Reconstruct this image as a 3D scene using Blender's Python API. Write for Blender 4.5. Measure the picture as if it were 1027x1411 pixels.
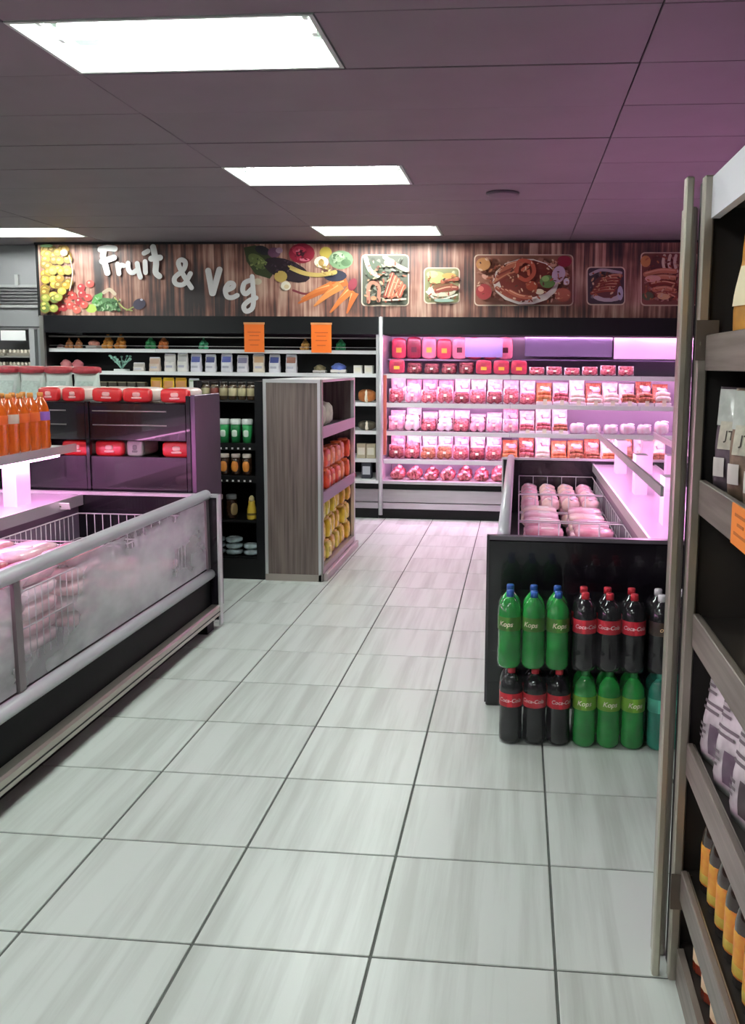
import bpy, bmesh, math, random
from mathutils import Vector, Matrix
random.seed(7)
PI = math.pi
for o in list(bpy.data.objects): bpy.data.objects.remove(o)
SC = bpy.context.scene
C = SC.collection

# ------------------------------------------------------------------ camera
# solved from the floor-tile grid (0.5 m tiles), ceiling lights and upright posts of the photo (1027 x 1411)
F_PX, CX, CY = 1219.2, 600.4, 657.7
YAW, PITCH, ROLL = -0.0930, 0.1260, -0.0094
CAM = Vector((1.3705, -2.1992, 1.5977))
_f = Vector((math.sin(YAW)*math.cos(PITCH), math.cos(YAW)*math.cos(PITCH), -math.sin(PITCH)))
_r0 = Vector((math.cos(YAW), -math.sin(YAW), 0)); _d0 = _f.cross(_r0)
_r = math.cos(ROLL)*_r0 + math.sin(ROLL)*_d0
_d = -math.sin(ROLL)*_r0 + math.cos(ROLL)*_d0
cam_data = bpy.data.cameras.new('camera'); cam = bpy.data.objects.new('camera', cam_data); C.objects.link(cam)
m3 = Matrix((_r, -_d, -_f)).transposed()
cam.matrix_world = Matrix.Translation(CAM) @ m3.to_4x4()
cam_data.sensor_fit = 'VERTICAL'; cam_data.sensor_height = 36.0; cam_data.sensor_width = 36.0
cam_data.lens = 36.0*F_PX/1411.0
cam_data.shift_x = (513.5-CX)/1411.0; cam_data.shift_y = -(705.5-CY)/1411.0
cam_data.clip_start = 0.05
SC.camera = cam
def ray(u, v): return _r*((u-CX)/F_PX) + _d*((v-CY)/F_PX) + _f
def at_y(u, v, y): d = ray(u, v); return CAM + d*((y-CAM.y)/d.y)
def at_x(u, v, x): d = ray(u, v); return CAM + d*((x-CAM.x)/d.x)

# ------------------------------------------------------------------ world, exposure, lamp strengths
w = bpy.data.worlds.new('world'); SC.world = w; w.use_nodes = True
w.node_tree.nodes['Background'].inputs[0].default_value = (.5, .5, .55, 1)
w.node_tree.nodes['Background'].inputs[1].default_value = 0.05
SC.view_settings.view_transform = 'Standard'; SC.view_settings.look = 'None'
SC.view_settings.gamma = 1.0; SC.view_settings.use_curve_mapping = False
SC.view_settings.exposure = 0.0
TUBE_WHITE = 92.0      # fluorescent ceiling tubes
TUBE_PINK = 40.0       # pink tubes in the meat fridge and over the freezers
PINK = (1.0, .40, .80)
CEIL = 2.873

# ------------------------------------------------------------------ materials
def lin(h):
    h = h.lstrip('#'); out = []
    for i in (0, 2, 4):
        c = int(h[i:i+2], 16)/255
        out.append(c/12.92 if c <= .04045 else ((c+.055)/1.055)**2.4)
    return tuple(out)+(1,)
MC = {}
def mat(h, rough=.5, metal=0.0, var=0.0, scale=8.0, trans=0.0, emit=0.0, alpha=1.0, bump=0.0, stretch=None, coat=0.0, col2=None, spec=.5, objrand=False):
    key = (h, rough, metal, var, scale, trans, emit, alpha, bump, stretch, coat, col2, spec, objrand)
    if key in MC: return MC[key]
    m = bpy.data.materials.new('surface_'+h.lstrip('#')); m.use_nodes = True
    nt = m.node_tree; b = nt.nodes['Principled BSDF']
    c = lin(h)
    b.inputs['Base Color'].default_value = c
    b.inputs['Roughness'].default_value = rough; b.inputs['Metallic'].default_value = metal
    b.inputs['Transmission Weight'].default_value = trans; b.inputs['Alpha'].default_value = alpha
    b.inputs['Coat Weight'].default_value = coat; b.inputs['Specular IOR Level'].default_value = spec
    if emit:
        b.inputs['Emission Color'].default_value = c; b.inputs['Emission Strength'].default_value = emit
    if var or col2 or bump:
        tc = nt.nodes.new('ShaderNodeTexCoord'); mp = nt.nodes.new('ShaderNodeMapping')
        mp.inputs['Scale'].default_value = stretch or (1, 1, 1)
        nz = nt.nodes.new('ShaderNodeTexNoise'); nz.inputs['Scale'].default_value = scale; nz.inputs['Detail'].default_value = 4
        nt.links.new(tc.outputs['Object'], mp.inputs['Vector']); nt.links.new(mp.outputs[0], nz.inputs['Vector'])
        if objrand:
            oi = nt.nodes.new('ShaderNodeObjectInfo'); ad = nt.nodes.new('ShaderNodeVectorMath'); ad.operation = 'ADD'
            mu = nt.nodes.new('ShaderNodeMath'); mu.operation = 'MULTIPLY'; mu.inputs[1].default_value = 37.0
            nt.links.new(oi.outputs['Random'], mu.inputs[0]); nt.links.new(mp.outputs[0], ad.inputs[0]); nt.links.new(mu.outputs[0], ad.inputs[1])
            nt.links.new(ad.outputs[0], nz.inputs['Vector'])
        if var or col2:
            cr = nt.nodes.new('ShaderNodeValToRGB')
            e = cr.color_ramp.elements
            e[0].position, e[1].position = .36, .64
            if col2: e[0].color, e[1].color = c, lin(col2)
            else:
                e[0].color = tuple(x*(1-var) for x in c[:3])+(1,); e[1].color = tuple(min(1, x*(1+var)) for x in c[:3])+(1,)
            nt.links.new(nz.outputs['Fac'], cr.inputs['Fac']); nt.links.new(cr.outputs[0], b.inputs['Base Color'])
        if bump:
            bp = nt.nodes.new('ShaderNodeBump'); bp.inputs['Strength'].default_value = bump; bp.inputs['Distance'].default_value = .01
            nt.links.new(nz.outputs['Fac'], bp.inputs['Height']); nt.links.new(bp.outputs[0], b.inputs['Normal'])
    MC[key] = m
    return m
def emission(name, rgb, s):
    if name in MC: return MC[name]
    m = bpy.data.materials.new(name); m.use_nodes = True; nt = m.node_tree; nt.nodes.clear()
    e = nt.nodes.new('ShaderNodeEmission'); e.inputs[0].default_value = (*rgb, 1); e.inputs[1].default_value = s
    o = nt.nodes.new('ShaderNodeOutputMaterial'); nt.links.new(e.outputs[0], o.inputs[0]); MC[name] = m
    return m
def film(name, rgb, lo, hi, scale, rough=.15, stretch=(1, 1, 1)):
    """clear film or frosted glass: transparent mixed with a glossy-diffuse haze that varies in patches"""
    if name in MC: return MC[name]
    m = bpy.data.materials.new(name); m.use_nodes = True; nt = m.node_tree; b = nt.nodes['Principled BSDF']
    b.inputs['Base Color'].default_value = (*rgb, 1); b.inputs['Roughness'].default_value = rough
    t = nt.nodes.new('ShaderNodeBsdfTransparent'); mx = nt.nodes.new('ShaderNodeMixShader')
    tc = nt.nodes.new('ShaderNodeTexCoord'); mp = nt.nodes.new('ShaderNodeMapping'); mp.inputs['Scale'].default_value = stretch
    nz = nt.nodes.new('ShaderNodeTexNoise'); nz.inputs['Scale'].default_value = scale; nz.inputs['Detail'].default_value = 5
    mr = nt.nodes.new('ShaderNodeMapRange'); mr.inputs[1].default_value = .35; mr.inputs[2].default_value = .65
    mr.inputs[3].default_value = lo; mr.inputs[4].default_value = hi
    nt.links.new(tc.outputs['Object'], mp.inputs[0]); nt.links.new(mp.outputs[0], nz.inputs['Vector']); nt.links.new(nz.outputs['Fac'], mr.inputs[0])
    nt.links.new(mr.outputs[0], mx.inputs[0]); nt.links.new(t.outputs[0], mx.inputs[1]); nt.links.new(b.outputs[0], mx.inputs[2])
    nt.links.new(mx.outputs[0], nt.nodes['Material Output'].inputs[0]); MC[name] = m
    return m
def tile_material():
    m = mat('#c9cfc9', .3, 0, .0, 1.6, stretch=(7.0, .32, 1), col2='#e9eeea', objrand=True)
    nt = m.node_tree; b = nt.nodes['Principled BSDF']
    b.inputs['Roughness'].default_value = .32
    cr = [n for n in nt.nodes if n.type == 'VALTORGB'][0]
    e = cr.color_ramp.elements; e[0].position = .36; e[1].position = .56; e[0].color = lin('#c3cac3'); e[1].color = lin('#dce4de')
    nz = [n for n in nt.nodes if n.type == 'TEX_NOISE'][0]; nz.inputs['Detail'].default_value = 7; nz.inputs['Roughness'].default_value = .6
    return m
def plank_print():
    """printed dark-stained vertical boards on the banner"""
    m = bpy.data.materials.new('printed_boards'); m.use_nodes = True; nt = m.node_tree; b = nt.nodes['Principled BSDF']
    b.inputs['Roughness'].default_value = .45
    tc = nt.nodes.new('ShaderNodeTexCoord')
    def noise(sx, sz, scale, det):
        mp = nt.nodes.new('ShaderNodeMapping'); mp.inputs['Scale'].default_value = (sx, 1, sz)
        n = nt.nodes.new('ShaderNodeTexNoise'); n.inputs['Scale'].default_value = scale; n.inputs['Detail'].default_value = det
        nt.links.new(tc.outputs['Object'], mp.inputs[0]); nt.links.new(mp.outputs[0], n.inputs['Vector']); return n
    fine = noise(14, .7, 2.2, 8); broad = noise(1.0, 1.3, 1.5, 3)
    sx = nt.nodes.new('ShaderNodeSeparateXYZ'); nt.links.new(tc.outputs['Object'], sx.inputs[0])
    ml = nt.nodes.new('ShaderNodeMath'); ml.operation = 'MULTIPLY'; ml.inputs[1].default_value = 9.0; nt.links.new(sx.outputs[0], ml.inputs[0])
    fo = nt.nodes.new('ShaderNodeMath'); fo.operation = 'FLOOR'; nt.links.new(ml.outputs[0], fo.inputs[0])
    wn = nt.nodes.new('ShaderNodeTexWhiteNoise'); wn.noise_dimensions = '1D'; nt.links.new(fo.outputs[0], wn.inputs['W'])
    add = nt.nodes.new('ShaderNodeMath'); add.operation = 'MULTIPLY_ADD'; add.inputs[1].default_value = .5
    nt.links.new(fine.outputs['Fac'], add.inputs[0])
    h = nt.nodes.new('ShaderNodeMath'); h.operation = 'MULTIPLY'; h.inputs[1].default_value = .5
    nt.links.new(broad.outputs['Fac'], h.inputs[0]); nt.links.new(h.outputs[0], add.inputs[2])
    cr = nt.nodes.new('ShaderNodeValToRGB'); r = cr.color_ramp
    r.elements[0].position = .36; r.elements[0].color = lin('#33282a')
    r.elements[1].position = .66; r.elements[1].color = lin('#cfab98')
    for p, c in ((.44, '#5a403c'), (.50, '#82564a'), (.57, '#a87a6c')):
        e = r.elements.new(p); e.color = lin(c)
    ad2 = nt.nodes.new('ShaderNodeMath'); ad2.operation = 'MULTIPLY_ADD'; ad2.inputs[1].default_value = .13; nt.links.new(wn.outputs['Value'], ad2.inputs[0]); nt.links.new(add.outputs[0], ad2.inputs[2])
    ad3 = nt.nodes.new('ShaderNodeMath'); ad3.operation = 'SUBTRACT'; ad3.inputs[1].default_value = .065; nt.links.new(ad2.outputs[0], ad3.inputs[0])
    nt.links.new(ad3.outputs[0], cr.inputs[0]); nt.links.new(cr.outputs[0], b.inputs['Base Color'])
    return m
def wood_laminate(dark, light, stretch, scale=2.2):
    return mat(dark, .42, 0, .0, scale, stretch=stretch, col2=light)

# ------------------------------------------------------------------ mesh helpers
class MB:
    def __init__(s): s.v = []; s.f = []; s.mi = []; s.slots = []; s.sm = []
    def slot(s, m):
        if m is None: return 0
        if m not in s.slots: s.slots.append(m)
        return s.slots.index(m)
    def add(s, vs, fs, m=None, smooth=False):
        b = len(s.v); s.v += [tuple(p) for p in vs]; k = s.slot(m)
        for f in fs: s.f.append(tuple(i+b for i in f)); s.mi.append(k); s.sm.append(smooth)
        return s
    def box(s, x0, x1, y0, y1, z0, z1, m=None):
        v = [(x, y, z) for z in (z0, z1) for y in (y0, y1) for x in (x0, x1)]
        return s.add(v, [(0, 2, 3, 1), (4, 5, 7, 6), (0, 1, 5, 4), (2, 6, 7, 3), (0, 4, 6, 2), (1, 3, 7, 5)], m)
    def lathe(s, prof, n=16, c=(0, 0, 0), m=None, smooth=True, axis='z'):
        vs = []; fs = []
        for r, z in prof:
            for k in range(n):
                a = 2*PI*k/n
                p = (r*math.cos(a), r*math.sin(a), z)
                if axis == 'x': p = (p[2], p[0], p[1])
                if axis == 'y': p = (p[0], p[2], p[1])
                vs.append((c[0]+p[0], c[1]+p[1], c[2]+p[2]))
        for i in range(len(prof)-1):
            for k in range(n):
                a, b2 = i*n+k, i*n+(k+1) % n
                fs.append((a, b2, b2+n, a+n))
        fs.append(tuple(range(n-1, -1, -1))); L = (len(prof)-1)*n; fs.append(tuple(L+k for k in range(n)))
        return s.add(vs, fs, m, smooth)
    def tube(s, pts, r, n=8, m=None, smooth=True):
        pts = [Vector(p) for p in pts]; vs = []; fs = []
        for i, p in enumerate(pts):
            t = (pts[min(i+1, len(pts)-1)]-pts[max(i-1, 0)]).normalized()
            up = Vector((0, 0, 1)) if abs(t.z) < .9 else Vector((0, 1, 0))
            a = t.cross(up).normalized(); b2 = t.cross(a)
            for k in range(n):
                g = 2*PI*k/n; vs.append(p+a*(r*math.cos(g))+b2*(r*math.sin(g)))
        for i in range(len(pts)-1):
            for k in range(n):
                fs.append((i*n+k, i*n+(k+1) % n, (i+1)*n+(k+1) % n, (i+1)*n+k))
        fs.append(tuple(range(n-1, -1, -1))); L = (len(pts)-1)*n; fs.append(tuple(L+k for k in range(n)))
        return s.add(vs, fs, m, smooth)
    def pillow(s, c, sx, sy, sz, e=.5, nu=14, nv=8, bump=0.0, seed=0, m=None):
        """superellipsoid, half sizes sx sy sz; e small = boxy"""
        rd = random.Random(seed); ph = [rd.uniform(0, 6.28) for _ in range(4)]
        def pw(x, q): return math.copysign(abs(x)**q, x)
        vs = []; fs = []
        for i in range(nv+1):
            la = -PI/2+PI*i/nv
            for k in range(nu):
                lo = 2*PI*k/nu
                x = pw(math.cos(la), e)*pw(math.cos(lo), e); y = pw(math.cos(la), e)*pw(math.sin(lo), e); z = pw(math.sin(la), e)
                d = 1+bump*(math.sin(5*x+ph[0])+math.sin(6*y+ph[1])+math.sin(7*z+3*x+ph[2]))/2
                vs.append((c[0]+sx*x*d, c[1]+sy*y*d, c[2]+sz*z*d))
        for i in range(nv):
            for k in range(nu):
                a, b2 = i*nu+k, i*nu+(k+1) % nu
                fs.append((a, b2, b2+nu, a+nu))
        return s.add(vs, fs, m, True)
    def bag(s, w, d, h, seed=0, m=None, c=(0, 0, 0), nu=16, nz=7, crimp=.9):
        """upright filled pouch: oval foot that flattens to a crimped top seam"""
        rd = random.Random(seed); vs = []; fs = []
        for i in range(nz+1):
            t = i/nz
            wd = w*(1-.05*math.sin(PI*t))*(1+.02*rd.uniform(-1, 1)); dd = d*max(.06, (1-t**2.2)*(.85+.3*math.sin(PI*min(t*1.4, 1))))
            for k in range(nu):
                a = 2*PI*k/nu; q = .55
                x = math.copysign(abs(math.cos(a))**q, math.cos(a)); y = math.copysign(abs(math.sin(a))**q, math.sin(a))
                j = 1+.04*rd.uniform(-1, 1)
                vs.append((c[0]+x*wd/2*j, c[1]+y*dd/2*j, c[2]+h*t))
        for i in range(nz):
            for k in range(nu):
                a, b2 = i*nu+k, i*nu+(k+1) % nu
                fs.append((a, b2, b2+nu, a+nu))
        fs.append(tuple(range(nu-1, -1, -1))); L = nz*nu; fs.append(tuple(L+k for k in range(nu)))
        return s.add(vs, fs, m, True)
    def xform(s, M, start=0):
        for i in range(start, len(s.v)): s.v[i] = tuple(M @ Vector(s.v[i]))
        return s
    def mesh(s, name, m=None, bevel=0.0):
        me = bpy.data.meshes.new(name); me.from_pydata(s.v, [], s.f)
        sl = s.slots if s.slots else [m]
        for x in sl: me.materials.append(x)
        me.polygons.foreach_set('material_index', s.mi); me.polygons.foreach_set('use_smooth', s.sm)
        if bevel:
            bm = bmesh.new(); bm.from_mesh(me)
            bmesh.ops.bevel(bm, geom=[e for e in bm.edges], offset=bevel, segments=1, affect='EDGES', clamp_overlap=True)
            bm.to_mesh(me); bm.free()
        me.update(); return me
def obj(name, me, parent=None, loc=None):
    o = bpy.data.objects.new(name, me); C.objects.link(o)
    if parent: o.parent = parent
    if loc: o.location = loc
    return o
def tag(o, label, cat, group=None):
    o['label'] = label; o['category'] = cat
    if group: o['group'] = group
    return o
def struct(name, mb, m, bevel=0):
    o = obj(name, mb.mesh(name, m, bevel)); o['kind'] = 'structure'; return o
def thing(name, label, cat, loc=(0, 0, 0), rz=0, group=None):
    o = bpy.data.objects.new(name, None); C.objects.link(o); o.location = loc; o.rotation_euler = (0, 0, rz)
    o.empty_display_size = .1
    return tag(o, label, cat, group)
def part(name, mb, m, parent, bevel=0, label=None):
    o = obj(name, mb.mesh(name, m, bevel), parent)
    if label: o['label'] = label
    return o
def B(*a): return MB().box(*a)
class Kind:
    """a repeated thing: list of (part name, mesh, index of parent part or None); spawn() links copies that share meshes"""
    def __init__(s, name, cat): s.name = name; s.cat = cat; s.parts = []
    def add(s, pname, mb, m=None, under=None, bevel=0):
        s.minz = min(getattr(s, 'minz', 9), min(v[2] for v in mb.v))
        s.parts.append((pname, mb.mesh(s.name+'_'+pname, m, bevel), under)); return len(s.parts)-1
    def spawn(s, label, loc, rz=0, group=None, mats=None, scale=None, rot=None):
        if len(s.parts) == 1:
            root = obj(s.name, s.parts[0][1]); made = [root]
        else:
            root = bpy.data.objects.new(s.name, None); C.objects.link(root); root.empty_display_size = .05; made = []
            for pn, me, un in s.parts:
                o = obj(pn, me, root if un is None else made[un]); made.append(o)
        if s.name != 'ceiling_light':
            zz = (scale[2] if isinstance(scale, tuple) else scale) if scale else 1
            loc = (loc[0], loc[1], loc[2]-s.minz*zz+.0004)       # lowest point rests on the given height
        root.location = loc; root.rotation_euler = rot or (0, 0, rz)
        if scale: root.scale = scale if isinstance(scale, tuple) else (scale,)*3
        if mats:
            for (pn, me, un), o in zip(s.parts, made):
                if pn in mats: o.material_slots[0].link = 'OBJECT'; o.material_slots[0].material = mats[pn]
        return tag(root, label, s.cat, group)
def bag_front(w, d, h, x, z):
    """y of the front face of MB.bag(w, d, h) at x, z"""
    t = min(max(z/h, 0), 1); wd = w*(1-.05*math.sin(PI*t)); dd = d*max(.06, (1-t**2.2)*(.85+.3*math.sin(PI*min(t*1.4, 1))))
    u = min(abs(x)/(wd/2), .98)
    return -dd/2*(1-u**(2/.55))**(.55/2)
def patch(mb, w, d, h, x0, x1, z0, z1, off=.003, nx=6, nz=4, z_base=0.0):
    """printed patch that follows the front of a bag"""
    vs = []; fs = []
    for j in range(nz+1):
        for i in range(nx+1):
            x = x0+(x1-x0)*i/nx; z = z0+(z1-z0)*j/nz
            vs.append((x, bag_front(w, d, h, x, z)-off, z+z_base))
    for j in range(nz):
        for i in range(nx):
            a = j*(nx+1)+i; fs.append((a, a+1, a+nx+2, a+nx+1))
    return mb.add(vs, fs, None, True)
ORD = ('first second third fourth fifth sixth seventh eighth ninth tenth eleventh twelfth thirteenth fourteenth fifteenth sixteenth seventeenth eighteenth nineteenth twentieth').split()
def text_mesh(txt, size, shear=0.0):
    cu = bpy.data.curves.new('lettering', 'FONT'); cu.body = txt; cu.size = size; cu.align_x = 'CENTER'; cu.align_y = 'CENTER'; cu.shear = shear
    cu.offset = size*.012; cu.resolution_u = 3
    o = bpy.data.objects.new('lettering', cu); C.objects.link(o)
    bpy.context.view_layer.update()
    me = bpy.data.meshes.new_from_object(o.evaluated_get(bpy.context.evaluated_depsgraph_get()))
    bpy.data.objects.remove(o); bpy.data.curves.remove(cu)
    return [v.co.copy() for v in me.vertices], [tuple(p.vertices) for p in me.polygons]

# shared finishes
BLACK = mat('#0e0e12', .4, 0, .12, 3, spec=.3); MATT = mat('#0b0b0d', .55, spec=.3); STEEL = mat('#c4c4c6', .28, .85, .06, 3, stretch=(1, 8, 8))
ALU = mat('#d8d8da', .35, .6); GREYMETAL = mat('#8f8d8a', .38, .75); WHITE = mat('#eceeee', .4); RAIL = mat('#c9ccd0', .3, .15)
MAUVE = mat('#a99db0', .35, .1); GLOSSBLACK = mat('#120e16', .24, 0, .15, 2, coat=.4)
FILM = film('clear_shrink_film', (.04, .045, .045), .12, .35, 14, .07)
WHITE_TUBE = emission('white_fluorescent_glow', (.955, 1.0, .965), TUBE_WHITE)
FRIDGE_TUBE = emission('pale_pink_fluorescent_glow', (1.0, .50, .84), 62.0)
PINK_TUBE = emission('pink_fluorescent_glow', PINK, TUBE_PINK)

# ================================================================== the room
fl = struct('floor', B(-6.2, 4.8, -6, 7.9, -.10, -.004), mat('#5d615d', .8, 0, .15, 20))
tile_me = MB().box(.004, .496, .004, .496, -.02, 0).mesh('tile', tile_material(), .0015)
for ix in range(-7, 8):
    for iy in range(-5, 14):
        obj('tile', tile_me, fl, (ix*.5, iy*.5, 0))
rest = MB()
for ix in range(-12, 9):
    for iy in range(-12, 15):
        if -7 <= ix < 8 and -5 <= iy < 14: continue
        rest.box(ix*.5+.004, ix*.5+.496, iy*.5+.004, iy*.5+.496, -.02, 0)
ro = part('tile_field', rest, tile_material(), fl); ro['kind'] = 'stuff'

CEILM = mat('#736b71', .62, 0, .06, 1.5, bump=.05)
ce = struct('ceiling', B(-6.2, 4.8, -6, 7.9, CEIL+.15, CEIL+.27), mat('#3b383c', .8))
PW = .6225; Y0 = 1.1725
JX = [-6.2, -5.53, -3.07, -.61, 1.85, 4.31, 4.8]
FIX = [(-.617, k) for k in (-8, -4, 0, 4, 8)] + [(-4.28, k) for k in (-8, -4, 0, 4, 8)]
pcache = {}
def ceiling_panel(x0, x1, ya, yb, dz=0):
    k = (round(x1-x0, 3), round(yb-ya, 3))
    if k not in pcache: pcache[k] = MB().box(.003, k[0]-.003, .004, k[1]-.004, 0, .014).mesh('ceiling_panel', CEILM, .002)
    obj('ceiling_panel', pcache[k], ce, (x0, ya, CEIL+dz))
rr = random.Random(3)
for k in range(-11, 11):
    ya, yb = Y0+k*PW, Y0+(k+1)*PW
    yb = min(yb, 7.85)
    for j in range(len(JX)-1):
        x0, x1 = JX[j], JX[j+1]
        for fx, fk in FIX:
            if fk == k and x0-.1 < fx < x1-.2:
                if fx-x0 > .1: ceiling_panel(x0, fx-.002, ya, yb)
                x0 = fx+1.204
        ceiling_panel(x0, x1, ya, yb, rr.uniform(0, .003))
WALLG = mat('#a5a3a4', .7, 0, .05, 2)
struct('wall_back', B(-6.2, 4.8, 7.9, 8.0, -.1, 3.1), mat('#4b484b', .7))
struct('wall_left', B(-6.3, -6.2, -6, 8, -.1, 3.1), WALLG)
struct('wall_right', B(4.8, 4.9, -6, 8, -.1, 3.1), WALLG)
struct('wall_front', B(-6.3, 4.9, -6.1, -6, -.1, 3.1), WALLG)
struct('wall_alcove', B(-6.2, -3.80, 7.35, 7.88, 1.985, CEIL-.002), mat('#88878a', .6, 0, .04, 2))
struct('trim_1', B(-3.88, 4.3, 7.14, 7.20, 2.851, CEIL-.001), mat('#17161a', .6))

# recessed ceiling lights
lt = Kind('ceiling_light', 'ceiling light')
hs = MB(); d = .115
hs.box(0, 1.2, 0, .6, d, d+.02); hs.box(-.001, .018, 0, .6, 0, d); hs.box(1.182, 1.201, 0, .6, 0, d); hs.box(.018, 1.182, 0, .018, 0, d); hs.box(.018, 1.182, .582, .6, 0, d)
lt.add('housing', hs, mat('#b9c4bd', .5))
rf = MB(); rf.add([(.03, .30, d-.002), (1.17, .30, d-.002), (1.17, .40, .03), (.03, .40, .03), (1.17, .5, d-.002), (.03, .5, d-.002)], [(0, 1, 2, 3), (3, 2, 4, 5)])
for y in (.15, .33):
    i = lt.add('fluorescent_tube', MB().lathe([(.019, .075), (.019, 1.125)], 12, (0, y, .07), axis='x'), WHITE_TUBE)
    for x in (.055, 1.125): lt.add('tube_holder', MB().box(x, x+.02, y-.022, y+.022, .045, d), mat('#d9dcda', .4))
for k in range(7):
    x = (.12, .33, .45, .52, .76, .88, .95)[k]
    lt.add('rivet', MB().lathe([(.006, -.003), (.006, .0)], 8, (x, .50, d-.0005)), mat('#555855', .4))
NL = {(-.617, 0): 'nearest recessed ceiling light, both bare fluorescent tubes showing', (-.617, 4): 'recessed fluorescent ceiling light in the middle of the row of three',
      (-.617, 8): 'farthest recessed ceiling light, just in front of the food banner', (-4.28, 8): 'recessed ceiling light cut by the left edge, above the grey vent'}
for fx, fk in FIX:
    lt.spawn(NL.get((fx, fk), 'recessed fluorescent ceiling light further along the aisles, outside the photographed view'), (fx, Y0+fk*PW+.011, CEIL+.001), group='recessed ceiling lights')
t = thing('ceiling_speaker', 'round dark grille set in the purple-tinted ceiling', 'ceiling vent', (1.217, 4.61, CEIL))
part('ring', MB().lathe([(.095, 0), (.125, 0), (.12, -.018), (.10, -.02)], 28), mat('#57505a', .5), t)
part('grille', MB().lathe([(.097, -.002), (.06, -.012), (.02, -.014)], 28), mat('#3c363e', .6, 0, .3, 160), t)

# ================================================================== banner
YB = 7.15
bn = thing('banner', 'long printed food banner with Fruit & Veg lettering above the fridges', 'banner', (0, 0, 0))
bx0 = at_y(50, 380, YB).x; bx1 = 4.25
part('backing_board', B(bx0, bx1, YB+.002, YB+.05, 2.084, 2.85), MATT, bn)
part('printed_panel', B(bx0+.035, bx1, YB-.004, YB+.002, 2.09, 2.848), plank_print(), bn)
zlay = [0]
def P(u, v, k=0):
    p = at_y(u, v, YB-.006-k*.0004); return (p.x, p.y, p.z)
class Print(MB):
    def __init__(s): super().__init__(); s.k = 0
    def poly(s, pts, col):
        s.k += 1; s.add([P(u, v, s.k) for u, v in pts], [tuple(range(len(pts)))], mat(col, .45)); return s
    def ell(s, u, v, ru, rv, col, rot=0, n=14):
        a = math.radians(rot)
        return s.poly([(u+ru*math.cos(q)*math.cos(a)-rv*math.sin(q)*math.sin(a), v+ru*math.cos(q)*math.sin(a)+rv*math.sin(q)*math.cos(a)) for q in [2*PI*i/n for i in range(n)]], col)
    def stroke(s, pts, wd, col, taper=False):
        s.k += 1; n = len(pts); vs = []; m = mat(col, .45)
        for i, (u, v) in enumerate(pts):
            a = pts[max(i-1, 0)]; b = pts[min(i+1, n-1)]; dx, dy = b[0]-a[0], b[1]-a[1]; L = math.hypot(dx, dy) or 1
            h = wd/2*((1-.85*i/(n-1)) if taper else 1)
            vs += [P(u-dy/L*h, v+dx/L*h, s.k+i*.12), P(u+dy/L*h, v-dx/L*h, s.k+i*.12)]
        s.add(vs, [(2*i, 2*i+1, 2*i+3, 2*i+2) for i in range(n-1)], m)
        s.k += n*.12
        if not taper: s.ell(*pts[0], wd/2, wd/2, col); s.ell(*pts[-1], wd/2, wd/2, col)
        return s
def smooth(pts, n=5):
    out = []
    for i in range(len(pts)-1):
        p0, p1, p2, p3 = pts[max(i-1, 0)], pts[i], pts[i+1], pts[min(i+2, len(pts)-1)]
        for k in range(n):
            t = k/n
            out.append(tuple(.5*(2*p1[j]+(p2[j]-p0[j])*t+(2*p0[j]-5*p1[j]+4*p2[j]-p3[j])*t*t+(3*p1[j]-p0[j]-3*p2[j]+p3[j])*t**3) for j in (0, 1)))
    return out+[pts[-1]]
LET = '#f1efed'
letters = {'F': [[(144, 343), (142, 353), (146, 368), (148, 376)], [(138.5, 343.6), (148, 341.8), (158, 342.6)], [(141, 360), (150, 357.5), (157, 355)]],
 'r': [[(162, 364), (164, 377)], [(163.5, 370), (166.5, 365.5), (170.5, 366)]],
 'u': [[(176.5, 362.5), (177, 371), (182, 376), (190, 371)], [(189, 363), (191, 374), (193.5, 382)]],
 'i': [[(200, 360.5), (200.6, 375.5)], [(198.5, 349), (204, 346)]],
 't': [[(211, 340.5), (215, 361), (214.5, 375), (219.5, 380.5)], [(208.5, 356.5), (220.5, 355)]],
 '&': [[(264, 396.5), (254, 381), (246, 364), (249.5, 358), (255.5, 361.5), (253, 371.5), (241, 382.5), (242.5, 391), (253.5, 391.5), (262.5, 377)]],
 'V': [[(287, 373), (292.5, 404)], [(293.5, 404), (302.5, 371.5)]],
 'e': [[(311.5, 400.5), (321, 396), (321.5, 391), (315.5, 390.5), (310.5, 399), (313, 408.5), (320, 410), (327, 407)]],
 'g': [[(346, 386), (337, 390), (334.5, 400), (339, 405), (347, 398)], [(347.5, 381), (349.5, 408), (348, 424), (339.5, 429), (336, 422), (343, 414.5), (353, 410.5)]]}
for ch, sts in letters.items():
    q = Print(); q.k = 40
    for st in sts: q.stroke(smooth(st) if len(st) > 2 else st, 6.8 if ch in 'rui&eg' else 8.4, LET)
    part('letter', q, None, bn)
r = random.Random(11)
q = Print()   # yellow and green lemons at the far left of the banner
for v in range(341, 432, 9):
    for u in range(56, 97, 9):
        if u > 92-max(0, v-400)*.6: continue
        uu, vv = max(u+r.uniform(-3.5, 3.5), 62), min(max(v+r.uniform(-3.5, 3.5), 344), 426); c = r.choice(['#b5862c', '#c39a3a', '#9c712a', '#cfa94c', '#86692c'])
        if v > 408: c = r.choice(['#8f9346', '#76843c', '#5c6d38'])
        q.ell(uu, vv, 6.6, 5.8, '#6b5a25'); q.ell(uu, vv-.4, 5.9, 5.1, c); q.ell(uu-1.5, vv-1.5, 2.6, 2, '#d9ba68')
q.ell(88, 348, 5, 4.5, '#cfccb4'); q.ell(64, 338.5, 9, 2.4, '#4f6b3a'); q.stroke(smooth([(95, 352), (100, 375), (96, 400)]), 1.6, '#c9b9a2')
part('printed_lemons', q, None, bn)
q = Print()
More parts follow.
